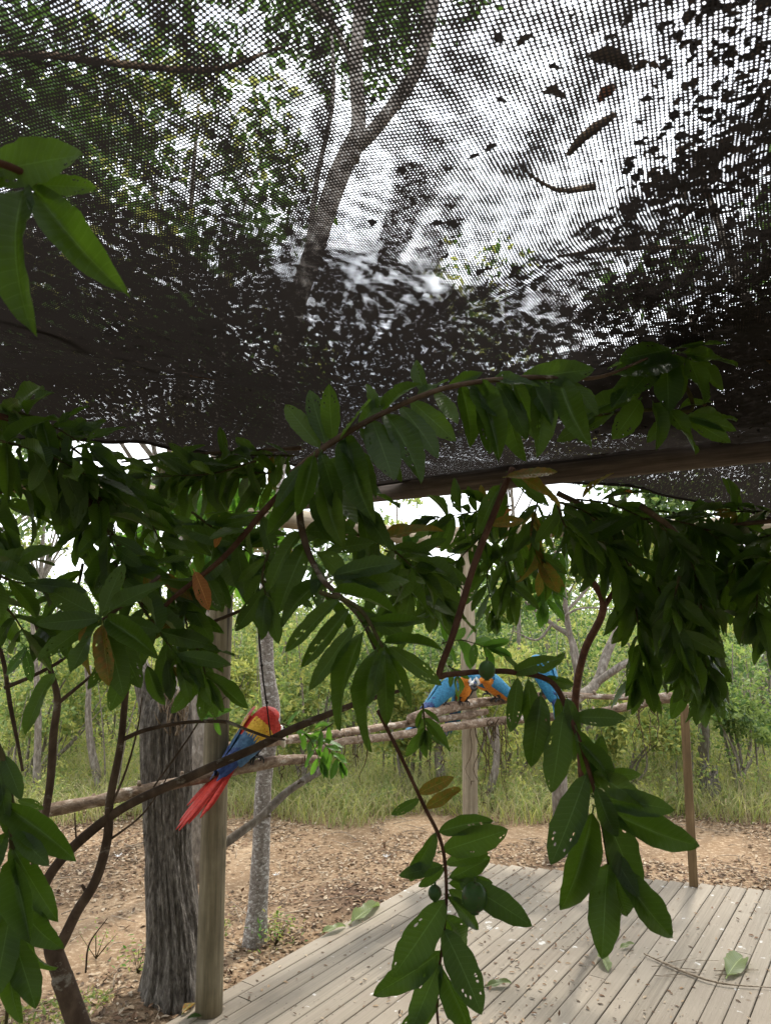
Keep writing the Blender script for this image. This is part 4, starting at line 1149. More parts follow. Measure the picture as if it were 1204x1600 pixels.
X(g, [(780, 760, 740, 830, 1.15, 1.12), (800, 742, 880, 765, 1.13, 1.1, 'leaf_yellow'), (790, 745, 870, 735, 1.12, 1.1, 'leaf_yellow'), (790, 770, 770, 820, 1.15, 1.15), (795, 740, 860, 790, 1.15, 1.15), (765, 820, 820, 810, 1.13, 1.15, 'leaf_yellow')])

# right mass
g = branch('heavy garland of drooping leaves hanging right of centre under the cross beam', (880, 780, 1.9))
stem(g, [(870, 770, 1.9), (920, 800, 1.9), (960, 870, 1.9), (1000, 960, 1.9)], [.008, .007, .005, .003], 'bark_guava')
spray(g, [(860, 780, 1.8), (930, 810, 1.8), (980, 880, 1.8), (1000, 960, 1.8)], 13, .14, droop=.7)
spray(g, [(900, 780, 1.95), (960, 790, 1.95), (1030, 830, 1.95), (1060, 900, 1.95)], 12, .14, droop=.7)
spray(g, [(960, 860, 1.75), (990, 940, 1.75), (1000, 1020, 1.75), (995, 1060, 1.75)], 10, .13, droop=.9, key='leaf')
spray(g, [(1010, 880, 1.9), (1040, 950, 1.9), (1050, 1000, 1.9)], 8, .13, droop=.8)
spray(g, [(880, 800, 2.0), (900, 830, 2.0), (930, 850, 2.0)], 6, .13, droop=.5)
spray(g, [(870, 790, 1.7), (890, 830, 1.7), (950, 850, 1.7)], 6, .13, droop=.6)
g = branch('thick leafy garland hanging at right reaching lowest above the square post', (1050, 800, 1.7))
stem(g, [(1000, 790, 1.7), (1060, 840, 1.7), (1090, 930, 1.7), (1100, 1040, 1.7)], [.008, .006, .005, .003], 'bark_guava')
spray(g, [(1030, 820, 1.65), (1080, 880, 1.65), (1090, 960, 1.65), (1105, 1060, 1.65)], 15, .13, droop=.8)
spray(g, [(1060, 880, 1.75), (1100, 960, 1.75), (1080, 1040, 1.75), (1090, 1070, 1.75)], 11, .13, droop=.8)
spray(g, [(1060, 900, 1.6), (1050, 960, 1.6), (1070, 1030, 1.6)], 8, .12, droop=.8)
spray(g, [(1000, 810, 1.8), (1080, 820, 1.8), (1150, 860, 1.8)], 9, .13, droop=.7)
spray(g, [(1050, 800, 2.0), (1120, 850, 2.0), (1130, 930, 2.0)], 9, .13, droop=.7)
g = branch('leafy branch along the right edge below the net hem', (1230, 810, 1.8))
stem(g, [(1240, 810, 1.8), (1150, 820, 1.8), (1090, 830, 1.8)], [.007, .005, .003], 'bark_guava')
spray(g, [(1230, 830, 1.8), (1170, 850, 1.8), (1130, 920, 1.8)], 9, .13, droop=.6)
spray(g, [(1240, 860, 1.7), (1190, 890, 1.7), (1180, 960, 1.7)], 8, .13, droop=.6)
spray(g, [(1210, 800, 1.9), (1140, 800, 1.9), (1080, 812, 1.9)], 9, .12, droop=.5, ymix=.08)
spray(g, [(1240, 920, 1.8), (1220, 960, 1.8), (1200, 990, 1.8)], 5, .12, droop=.6)
# standing reddish stem on the deck carrying part of the right mass
BB = ground(944, 1470, 0)
g = empty('guava_branch', BB, 'tall red brown branch standing on the deck and bending up behind the right leaves', 'branch', 'leafy guava cuttings')
mb = MB()
pts = [BB] + [at(*p) for p in [(930, 1420, 4.05), (917, 1330, 3.95), (908, 1200, 3.7), (898, 1100, 3.5), (912, 1020, 3.3), (942, 950, 3.1), (920, 900, 3.0), (895, 850, 2.8), (885, 790, 2.6)]]
mb.tube([p - BB for p in pts], [.022, .021, .019, .018, .018, .017, .016, .013, .01, .006], 10, 8, .12, 10)
mb.tube([at(942, 950, 3.1) - BB, at(985, 880, 3.0) - BB, at(1000, 830, 2.9) - BB], [.012, .009, .005], 8, 6)
mb.build('stem', M['bark_red'], g)
spray(g, [(885, 850, 2.7), (860, 880, 2.7), (850, 940, 2.7)], 7, .14, droop=.6, key='leaf_far')
spray(g, [(860, 800, 2.7), (830, 850, 2.7), (820, 900, 2.7)], 7, .14, droop=.6, ymix=.15)
# middle foliage under the beam
g = branch('mid distance leafy branch right under the beam between the gap and the red stem', (800, 790, 2.3))
spray(g, [(800, 790, 2.3), (740, 800, 2.3), (680, 810, 2.3)], 8, .13, droop=.3, ymix=.2)
spray(g, [(790, 800, 2.3), (740, 850, 2.3), (700, 890, 2.3)], 8, .13, droop=.4, ymix=.1)
spray(g, [(820, 800, 2.3), (790, 870, 2.3), (800, 930, 2.3)], 8, .13, droop=.6, omix=.02)
spray(g, [(840, 780, 2.2), (830, 840, 2.2), (850, 890, 2.2)], 7, .13, droop=.5, ymix=.25, omix=.02)
spray(g, [(780, 860, 2.4), (760, 900, 2.4), (770, 950, 2.4)], 5, .13, droop=.6)
X(g, [(770, 810, 800, 796, 1.9, 1.9, 'leaf_orange'), (835, 835, 850, 870, 2.3, 2.3, 'leaf_yellow'), (975, 768, 992, 766, 1.9, 1.9, 'leaf_orange')])
g = branch('leafy twigs hanging over the pale middle post above the blue macaws', (700, 860, 2.0))
spray(g, [(600, 860, 1.9), (660, 880, 1.9), (690, 940, 1.9)], 8, .13, droop=.5)
spray(g, [(700, 880, 2.1), (690, 910, 2.1), (680, 950, 2.1)], 5, .12, droop=.6)
spray(g, [(650, 900, 2.2), (620, 930, 2.2), (610, 960, 2.2)], 5, .12, droop=.5)
spray(g, [(690, 1005, 2.6), (720, 1000, 2.6), (760, 1012, 2.6)], 4, .12, droop=.3, key='leaf_far')
spray(g, [(700, 1040, 2.4), (712, 1050, 2.4), (716, 1062, 2.4)], 2, .09, droop=.9, endleaf=False)
spray(g, [(660, 1100, 1.8), (662, 1120, 1.8), (664, 1140, 1.8)], 3, .08, droop=.9)
X(g, [(620, 870, 650, 830, 1.8, 1.8, 'leaf_far'), (640, 872, 632, 828, 1.8, 1.8, 'leaf_far'), (645, 874, 690, 880, 1.8, 1.8, 'leaf_far')])
g = branch('small green shoot on the perch right of the scarlet macaw', (480, 1180, 3.3))
spray(g, [(440, 1130, 3.3), (480, 1150, 3.3), (500, 1190, 3.3)], 5, .11, droop=.6, key='leaf_far')
spray(g, [(520, 1130, 3.3), (500, 1150, 3.3), (530, 1190, 3.3)], 5, .11, droop=.8, key='leaf_far')
g = branch('small pale shoot in front of the round post above the perch', (330, 1130, 2.6))
X(g, [(335, 1120, 310, 1110, 2.6, 2.6, 'leaf_far'), (335, 1120, 360, 1105, 2.6, 2.6, 'leaf_far'), (335, 1122, 345, 1150, 2.6, 2.6, 'leaf_far'), (330, 1118, 300, 1130, 2.6, 2.6, 'leaf_far')])
stem(g, [(330, 1130, 2.6), (336, 1118, 2.6)], [.002, .0015], 'twig_green')

# left sapling with the long dark foreground limb
SD = 1.55
pa_, pb_ = at(84, 1490, SD), at(122, 1600, SD); sb0 = pa_ + (pb_ - pa_) * (pa_.z / (pa_.z - pb_.z))
g = empty('sapling', sb0, 'forked brown guava sapling at lower left whose long limb crosses to the centre', 'sapling')
mb = MB()
def sl(pts, rad, seg=12): mb.tube([(at(*p) if not isinstance(p, Vector) else p) - sb0 for p in pts], [q * (.8 if q > .0145 else .92) for q in rad], seg, 10, .12, 9)
sl([sb0, (122, 1600, SD), (104, 1545, SD), (85, 1490, SD), (80, 1468, SD)], [.034, .026, .024, .022, .018])
sl([(84, 1490, SD), (68, 1440, SD), (66, 1395, SD), (90, 1350, SD), (135, 1305, SD), (200, 1258, SD), (300, 1212, SD), (400, 1168, SD), (460, 1138, SD), (560, 1098, SD - .05), (640, 1075, SD - .1)], [.016, .012, .011, .0105, .0105, .010, .0095, .009, .0085, .006, .003])
sl([(86, 1486, SD), (98, 1470, SD), (120, 1425, SD), (150, 1375, SD), (168, 1310, SD), (172, 1250, SD), (188, 1165, SD), (197, 1080, SD), (205, 1020, SD)], [.014, .012, .011, .0105, .010, .009, .008, .007, .004])
sl([(70, 1440, SD), (52, 1375, SD), (62, 1320, SD), (78, 1230, SD), (84, 1150, SD), (90, 1094, SD), (80, 1050, SD), (55, 970, SD)], [.011, .0085, .0085, .0085, .0085, .008, .006, .004])
sl([(-30, 960, SD), (2, 1020, SD), (16, 1100, SD), (26, 1150, SD), (36, 1205, SD)], [.005, .005, .005, .004, .003], 8)
sl([(8, 1075, SD), (50, 1057, SD), (90, 1036, SD), (112, 1020, SD)], [.005, .004, .004, .002], 8)
sl([(92, 1098, SD), (120, 1075, SD), (150, 1050, SD)], [.005, .004, .003], 8)
sl([(192, 1155, SD), (230, 1140, SD), (290, 1129, SD), (350, 1128, SD), (385, 1140, SD - .02), (420, 1152, SD - .02), (445, 1156, SD)], [.005, .0045, .004, .004, .0035, .003, .002], 8)
sl([(240, 1230, SD), (290, 1160, SD), (320, 1115, SD), (345, 1095, SD), (378, 1070, SD)], [.002, .002, .0018, .0015, .001], 6)
sl([(175, 1310, SD), (215, 1280, SD), (240, 1250, SD), (270, 1200, SD)], [.003, .0022, .002, .001], 6)
sl([(160, 1290, SD), (195, 1210, SD), (215, 1140, SD), (222, 1090, SD)], [.003, .0025, .002, .001], 6)
sl([(310, 980, SD), (350, 965, SD), (400, 945, SD), (440, 935, SD)], [.003, .004, .004, .003], 8)
sl([(120, 1320, SD), (118, 1290, SD), (117, 1270, SD)], [.002, .0015, .001], 6)
sl([(134, 1392, SD), (128, 1382, SD)], [.004, .003], 6)
sl([(134, 1520, SD + .1), (140, 1475, SD + .1), (168, 1435, SD + .1)], [.0022, .002, .001], 6)
mb.build('stem', M['bark_guava'], g)
# knotted string hanging
mb = MB()
s0 = at(405, 905, 1.5)
mb.tube([at(*p) - s0 for p in [(405, 905, 1.5), (403, 960, 1.5), (405, 1000, 1.5), (411, 1060, 1.5), (418, 1110, 1.5), (423, 1152, 1.5)]], [.0016, .0016, .0019, .0017, .0016, .0015], 6, 6, .3, 60)
for p in [(406, 993, 1.5), (409, 1040, 1.5), (417, 1098, 1.5)]: mb.sphere(at(*p) - s0, .0032, 8, 5)
m = N('black_cord'); m.pbr((.02, .016, .014), .8); M['cord'] = m.m
o = mb.build('cord', M['cord']); o.location = s0
tag(o, 'thin dark knotted cord hanging down in front of the pale trunk', 'cord')

# ------------------------------------------------------------------ shade net
FOLD = (-.2, 1.85)       # the net's folds run together here
def yhem(x):
    return float(np.interp(x, [-4, -1.3, -.75, -.4, -.1, .6, 1.2, 2.0, 5], [2.45, 2.52, 2.62, 3.0, 3.78, 3.62, 3.45, 3.45, 3.4]))
def zbeam(x, y):
    # height of the cross beam line at x
    t = (x - NB0.x) / (NB1.x - NB0.x); return NB0.z + (NB1.z - NB0.z) * t, NB0.y + (NB1.y - NB0.y) * t
def znet(x, y):
    yh = yhem(x); v = y
    left = 1 / (1 + math.exp((x + .15) * 6))
    # left side: rises then falls to the hem
    zl = float(np.interp(v, [-2, 0, .6, 1.0, 1.4, 1.65, 1.9, 2.05, 2.65], [2.2, 2.18, 2.175, 2.17, 2.185, 2.25, 2.345, 2.37, 2.30]))
    zb, yb = zbeam(x, y)
    yb = max(min(yb, 4.2), 2.3)
    top = zb + .057
    zr = float(np.interp(v, [-2, 0, .6, 1.2, 1.65, 1.9, yb, yb + .3, yb + 1.0], [2.2, 2.18, 2.17, 2.15, 2.145, 2.175, top, top - .05, top - .28]))
    z = zl * left + zr * (1 - left)
    # creases radiating from the beam, waves
    fa = math.atan2(x - FOLD[0], FOLD[1] - y); fr = math.hypot(x - FOLD[0], FOLD[1] - y)
    c = .012 * min(1, fr) ** 2 * math.sin(fa * 13 + 2.0 * noise.noise(Vector((x, y, 0)))) * (1 if y < FOLD[1] else .3) + .005 * min(1, fr) ** 2 * math.sin(fa * 31 + 3 * noise.noise(Vector((x, y, 6))))
    c += .04 * noise.noise(Vector((x * 1.4, y * 1.1, 2))) + .012 * noise.noise(Vector((x * 5 - y * 2, y * 4, 4)))
    near = math.exp(-((y - yb) / .35) ** 2) * (1 - left)
    return z + c * (1 - near)
xs = np.concatenate([np.linspace(-4.2, -1.65, 30), np.linspace(-1.6, 1.9, 230), np.linspace(1.95, 4.6, 40)])
NU, NV = len(xs), 300
V = []; UV = []
for i, x in enumerate(xs):
    y0, y1 = -4.5, yhem(x) + .03 * noise.noise(Vector((x * 4, 0, 0)))
    for j in range(NV):
        t = j / (NV - 1); t = t * .35 / .12 if t < .12 else .35 + (t - .12) * .65 / .88; y = y0 + (y1 - y0) * t
        z = znet(x, y)
        V.append((x, y, z))
        wx = .06 * noise.noise(Vector((x * .8, y * .8, 7))) + .015 * noise.noise(Vector((x * 3, y * 3, 9)))
        wy = .06 * noise.noise(Vector((x * .8, y * .8, 17))) + .015 * noise.noise(Vector((x * 3, y * 3, 19)))
        UV.append((x + wx, y + wy))
V = np.array(V); UV = np.array(UV)
Fq = np.array([(i * NV + j, (i + 1) * NV + j, (i + 1) * NV + j + 1, i * NV + j + 1) for i in range(NU - 1) for j in range(NV - 1)])
m = N('shade_net_knit')
uv = m.n('UVMap').outputs[0]
rotv = m.mapv(uv, (1, 1, 1), (0, 0, R(24)))
sx = m.n('SeparateXYZ', Vector=rotv)
PU, PV = .0037, .0043
jx = m.math('MULTIPLY', m.math('SUBTRACT', m.noise(140, 1, rotv), .5), .0014)
su = m.math('ABSOLUTE', m.math('SINE', m.math('MULTIPLY', m.math('ADD', sx.outputs[0], jx), math.pi / PU)))
sv = m.math('ABSOLUTE', m.math('SINE', m.math('MULTIPLY', m.math('ADD', sx.outputs[1], jx), math.pi / PV)))
pat = m.math('MULTIPLY', su, sv)
sxy = m.n('SeparateXYZ', Vector=uv)
ux, uy = sxy.outputs[0], sxy.outputs[1]
dx = m.math('SUBTRACT', ux, FOLD[0]); dy = m.math('SUBTRACT', FOLD[1], uy)
ang = m.math('ARCTAN2', dx, dy)
rad_ = m.math('SQRT', m.math('ADD', m.math('MULTIPLY', dx, dx), m.math('MULTIPLY', dy, dy)))
pc = m.n('CombineXYZ', X=m.math('MULTIPLY', ang, 19.0), Y=m.math('MULTIPLY', rad_, 2.2)).outputs[0]
streak = m.noise(1.0, 4, pc, .6, .6)
cross = m.noise(11, 3, m.mapv(uv, (.5, 2.2, 1)), .6)
fine = m.noise(95, 3, uv, .7)
gx_ = m.math('DIVIDE', m.math('SUBTRACT', ux, .10), .52); gy_ = m.math('DIVIDE', m.math('SUBTRACT', uy, .62), .62)
glow = m.math('SUBTRACT', 1.0, m.math('ADD', m.math('MULTIPLY', gx_, gx_), m.math('MULTIPLY', gy_, gy_)), clamp=True)
geo = m.n('NewGeometry')
dt = m.n('VectorMath', _operation='DOT_PRODUCT'); m.set(dt, 'i0', geo.outputs['Normal']); m.set(dt, 'i1', geo.outputs['Incoming'])
facing = m.math('ABSOLUTE', dt.outputs['Value'])
thr = m.math('SUBTRACT', .85, m.math('MULTIPLY', glow, .28))
thr = m.math('ADD', thr, m.math('MULTIPLY', m.math('SUBTRACT', .5, streak), m.math('MULTIPLY', m.math('MINIMUM', rad_, 1.0), 1.8)))
blot = m.noise(2.2, 2, m.mapv(uv, (1, 1, 1), (0, 0, 0), (3, 7, 0)))
thr = m.math('ADD', thr, m.math('MULTIPLY', m.math('SUBTRACT', .5, blot), .5))
thr = m.math('ADD', thr, m.math('MULTIPLY', m.math('SUBTRACT', .5, cross), .45))
thr = m.math('ADD', thr, m.math('MULTIPLY', m.math('SUBTRACT', uy, 2.6, clamp=True), .35))
wob_ = m.noise(5, 3, uv)
bnd = m.math('SINE', m.math('ADD', m.math('SUBTRACT', m.math('MULTIPLY', ux, 150.0), m.math('MULTIPLY', uy, 62.0)), m.math('MULTIPLY', wob_, 34.0)))
bnd2 = m.math('SINE', m.math('ADD', m.math('ADD', m.math('MULTIPLY', ux, 45.0), m.math('MULTIPLY', uy, 110.0)), m.math('MULTIPLY', wob_, 26.0)))
thr = m.math('MAXIMUM', thr, .50)
thr = m.math('ADD', thr, m.math('ADD', m.math('MULTIPLY', bnd, .12), m.math('MULTIPLY', bnd2, .07)))
thr = m.math('MINIMUM', m.math('MAXIMUM', thr, .42), .84)
thr = m.math('ADD', thr, m.math('MULTIPLY', m.math('SUBTRACT', .5, fine), 1.05))
thr = m.math('ADD', thr, m.math('MINIMUM', m.math('MULTIPLY', m.math('SUBTRACT', .58, facing, clamp=True), .9), .2))
spark = m.noise(105, 3, m.mapv(uv, (1, .34, 1)), .75)
farw = m.math('MINIMUM', m.math('MULTIPLY', m.math('SUBTRACT', uy, 1.0, clamp=True), 2.6), 1.0)
thr = m.math('ADD', thr, m.math('MULTIPLY', farw, m.math('MULTIPLY', m.math('SUBTRACT', .575, spark), 3.0)))
hole = m.math('GREATER_THAN', pat, thr)
dif = m.n('BsdfDiffuse', Color=(.030, .027, .025, 1))
tr = m.n('BsdfTranslucent', Color=(.012, .010, .009, 1))
gl = m.n('BsdfGlossy', Color=(.3, .3, .3, 1), Roughness=.5)
m1 = m.n('MixShader', i0=.35, i1=dif.outputs[0], i2=tr.outputs[0])
m2 = m.n('MixShader', i0=.025, i1=m1.outputs[0], i2=gl.outputs[0])
tp_ = m.n('BsdfTransparent')
m3 = m.n('MixShader', i0=hole, i1=m2.outputs[0], i2=tp_.outputs[0])
M['net'] = m.surf(m3.outputs[0])
net = rawmesh('shade_net', V, Fq, M['net'], smooth=True)
uvl = net.data.uv_layers.new(name='UVMap')
uvl.data.foreach_set('uv', UV[Fq.ravel()].astype(np.float32).ravel())
tag(net, 'black knitted shade net sagging overhead across the poles', 'shade net')
# rolled hem
mb = MB()
hx = np.linspace(-4.2, 4.6, 170)
mb.tube([Vector((x, yhem(x) + .03 * noise.noise(Vector((x * 4, 0, 0))), znet(x, yhem(x)) - .004)) for x in hx], .007, 6, 2, .4, 30)
mb.build('hem', M['cord'], net)

# leaf debris lying on the net
P = []
while len(P) < 52000:
    x = rnd.uniform(-1.0, 1.8) if len(P) % 9 else rnd.uniform(-1.6, 2.6); y = rnd.uniform(.1, 2.4) if len(P) % 9 else rnd.uniform(.1, 3.2)
    if y > yhem(x) - .04: continue
    xb = .06 + .22 * y + .10 * noise.noise(Vector((x * 3, y * 3, 50)))
    k = 1.6 * max(0, min(1, (x - xb) / .16)) * (1 if y < 1.9 else .35)
    k += .05 * (y > 1.25) + .006
    k += .06 * max(0, noise.noise(Vector((x * 2.5, y * 2.5, 30)))) * (x > .05)
    if rnd.random() < k * (.7 + .6 * noise.noise(Vector((x * 6, y * 6, 40)))): P.append((x, y, znet(x, y) + .008 + rnd.uniform(0, .02)))
P = np.array(P)
tag(scatter('net_debris', P, npr.uniform(.009, .027, len(P)) * np.clip(P[:, 1] / 1.1, .6, 1), [M['cord'], M['cord'], litter_mats[4]], up=.8, aspect=.6), 'dark fallen leaf debris lying thick on the right side of the net', kind='stuff')
def on_net(px, py):
    r = ray(px, py); t = .3
    for _ in range(400):
        p = Vector((0, 0, CAMZ)) + r * t
        if p.z > znet(p.x, p.y): return p
        t += .01
    return Vector((0, 0, CAMZ)) + r * t
def net_twig(pts, r, label):
    W = [on_net(*p) + Vector((0, 0, .01)) for p in pts]
    mb = MB(); mb.tube([w - W[0] for w in W], r, 6, 6, .2, 60)
    o = mb.build('twig', M['vine']); o.location = W[0]
    return tag(o, label, 'twig', 'twigs lying on the net')
net_twig([(820, 280), (848, 300), (880, 311), (930, 305)], [.0015, .002, .0025, .004], 'small curved dark twig lying on the bright part of the net')
net_twig([(888, 255), (905, 235), (930, 215), (960, 195)], [.003, .005, .005, .003], 'thick short dark twig on the net beside the dark debris')
net_twig([(0, 100), (90, 105), (200, 118), (330, 125), (440, 90)], [.002, .003, .003, .0025, .001], 'long dark stick lying across the upper left of the net')
net_twig([(870, 412), (960, 400), (1050, 398), (1100, 396)], [.002, .003, .003, .002], 'straight thin twig on the net in the dark right part')
net_twig([(0, 500), (120, 540), (260, 585), (430, 612)], [.006, .006, .005, .003], 'long dark stick along the sagging fold of the net')
dl = [((915, 95), (985, 110), 'broad dark dead leaf on the net near the top right'), ((938, 170), (962, 135), 'small rusty brown leaf on the bright part of the net'), ((845, 152), (880, 158), 'tiny dark curled leaf on the net right of the forked trunk'), ((805, 85), (830, 65), 'dark leaf scrap high on the bright part of the net')]
for a, b, lab in dl:
    pa, pb = on_net(*a) + Vector((0, 0, .006)), on_net(*b) + Vector((0, 0, .008))
    e = empty('fallen_leaf', pa, lab, 'leaf', 'dead leaves on the net')
    put_leaf(e, pa, pb, 'leaf_rusty' if 'rusty' in lab else 'leaf_dead', Vector((0, 0, 1)), v=0, w=1.3)

# ------------------------------------------------------------------ things on the deck
def flat_leaf(a, b, key, label, up=.012, w=1.0, grp='fallen leaves on the deck'):
    pa, pb = ground(*a, .006), ground(*b, .006)
    pb.z += .02; pa.z += up * .5
    e = empty('fallen_leaf', pa, label, 'leaf', grp)
    lf = put_leaf(e, pa, pb, key, Vector((.1, -.3, 1)), v=3, w=w)
m = N('leaf_dull'); 
M['leaf_dull'] = leaf_mat('leaf_faded_green', (0.10, 0.13, 0.05), (0.17, 0.20, 0.08), (0.2, 0.28, 0.08))
LV['leaf_dull'] = [leaf_mesh('leaf', M['leaf_dull'], 60 + i, bend=.1, wave=.05, twist=.4, fold=.3) for i in range(8)]
flat_leaf((548, 1446), (593, 1410), 'leaf_dull', 'larger faded green leaf on the left deck edge', .03, .7)
flat_leaf((503, 1462), (540, 1448), 'leaf_dull', 'smaller faded green leaf on the left deck edge nearer the pale trunk', .03, .8)
flat_leaf((936, 1492), (952, 1518), 'leaf_dull', 'pale leaf on the deck just below the right hanging branch')
flat_leaf((1135, 1528), (1160, 1492), 'leaf_dull', 'pale green leaf on the boards toward the right side')
flat_leaf((760, 1543), (798, 1538), 'leaf_dull', 'leaf on the deck beside the centre hanging branch')
flat_leaf((285, 1586), (304, 1566), 'leaf_yellow', 'yellow leaf at the foot of the thick round post')
flat_leaf((292, 1594), (318, 1590), 'leaf', 'dark green leaf lying against the foot of the thick round post')
flat_leaf((968, 1483), (990, 1478), 'leaf_dull', 'small pale leaf beside the tip of the right hanging branch')
mb = MB()
q0 = ground(1005, 1490, .01)
tpts = [(1005, 1490), (1040, 1506), (1080, 1523), (1130, 1537), (1204, 1543)]
mb.tube([ground(*p, .012) - q0 for p in tpts], [.003, .006, .006, .004, .002], 7, 6, .2, 30)
for i in range(14):
    a = ground(rnd.uniform(1010, 1140), rnd.uniform(1496, 1534), .01); 
    mb.tube([a - q0, a - q0 + Vector((rnd.uniform(.05, .2), rnd.uniform(-.05, .03), .004))], [.0018, .0008], 4, 2)
o = mb.build('dry_twig', M['stick']); o.location = q0
tag(o, 'dry frayed stalk lying across the boards at right', 'twig')
# small debris on the boards
P = []
for i in range(1200):
    p = ground(rnd.uniform(330, 1204) if i % 2 else rnd.gauss(820, 110), 1345 + 255 * rnd.random() ** (1.4 if i % 2 else 2.6), .004)
    if p.dot(PN) > e_off + .03 and p.dot(PD) < far_s(p.dot(PN)) - .03: P.append(tuple(p))
P = np.array(P)
tag(scatter('deck_debris', P, npr.uniform(.008, .032, len(P)), litter_mats[:5] + [litter_mats[4], litter_mats[2]], up=.85, aspect=.4), 'small brown leaf scraps scattered over the deck boards', kind='stuff')
# young plants near the trunks
def sprout(px, py, d, n, label, s=.028, key=None):
    p = ground(px, py, GZ) if d is None else at(px, py, d)
    p.z = gz(p.x, p.y)
    root = empty('seedling', p, label, 'seedling')
    Pn = npr.normal(size=(n, 3)) * [.07, .06, .045] + [0, 0, .09]
    scatter('foliage', Pn, npr.uniform(s * .6, s * 1.2, n), [M['leaf_far'], Y], up=.5, parent=root)
    mb = MB()
    for k in range(6): mb.tube([Vector((0, 0, 0)), Vector((rnd.gauss(0, .05), rnd.gauss(0, .05), .12))], [.003, .001], 4, 2)
    mb.build('stem', M['twig_green'], root)
sprout(430, 1486, None, 170, 'bright green seedling at the foot of the pale trunk')
sprout(225, 1290, 3.9, 60, 'ferny green seedling left of the rough trunk', .03)
sprout(150, 1500, None, 60, 'tiny weed seedling on the ground right of the forked sapling', .02)
m = N('feather_white'); m.pbr((.75, .75, .74), .6); M['white'] = m.m
for (px, py, lab) in [(185, 1345, 'small white fluff on the tan dirt left of the rough trunk'), (431, 1370, 'white down feather on the ground right of the pale trunk'), (604, 1345, 'white scrap on the track left of the centre branch')]:
    p = ground(px, py, GZ); p.z = gz(p.x, p.y) + .01
    mb = MB()
    for k in range(14): mb.tube([Vector((0, 0, 0)), Vector((rnd.gauss(0, .015), rnd.gauss(0, .015), rnd.uniform(.0, .02)))], [.0025, .001], 4, 1)
    o = mb.build('feather', M['white']); o.location = p; tag(o, lab, 'feather')

# ------------------------------------------------------------------ macaws
def fmat(name, a, b, sc=60, rough=.55):
    m = N(name); c = m.ramp(m.noise(sc, 3, m.mapv(m.obj(), (1, 1, 1))), [(.35, a), (.65, b)])
    vor = m.n('TexVoronoi', Scale=75.0); m.set(vor, 'Vector', m.mapv(m.obj(), (.8, 1.3, 1.3)))
    m.pbr(c, rough, m.bump(vor.outputs['Distance'], .5, .004), .3); return m.m
M['f_red'] = fmat('feather_red', (.38, .018, .010), (.52, .035, .018))
M['f_yel'] = fmat('feather_yellow', (.55, .30, .02), (.7, .42, .04))
M['f_blue'] = fmat('feather_blue', (.03, .075, .15), (.065, .14, .24))
M['f_dblue'] = fmat('feather_dark_blue', (.015, .03, .11), (.03, .06, .17))
M['f_sky'] = fmat('feather_turquoise', (.012, .10, .19), (.025, .17, .29))
M['f_org'] = fmat('feather_orange', (.55, .16, .02), (.7, .26, .03))
M['f_black'] = fmat('feather_black', (.015, .013, .012), (.03, .028, .025))
M['f_white'] = fmat('skin_white', (.6, .57, .53), (.72, .7, .66))
M['beak'] = fmat('beak_dark', (.02, .018, .017), (.04, .036, .033), rough=.35)
M['beak_pale'] = fmat('beak_pale', (.55, .47, .38), (.66, .6, .5), rough=.35)

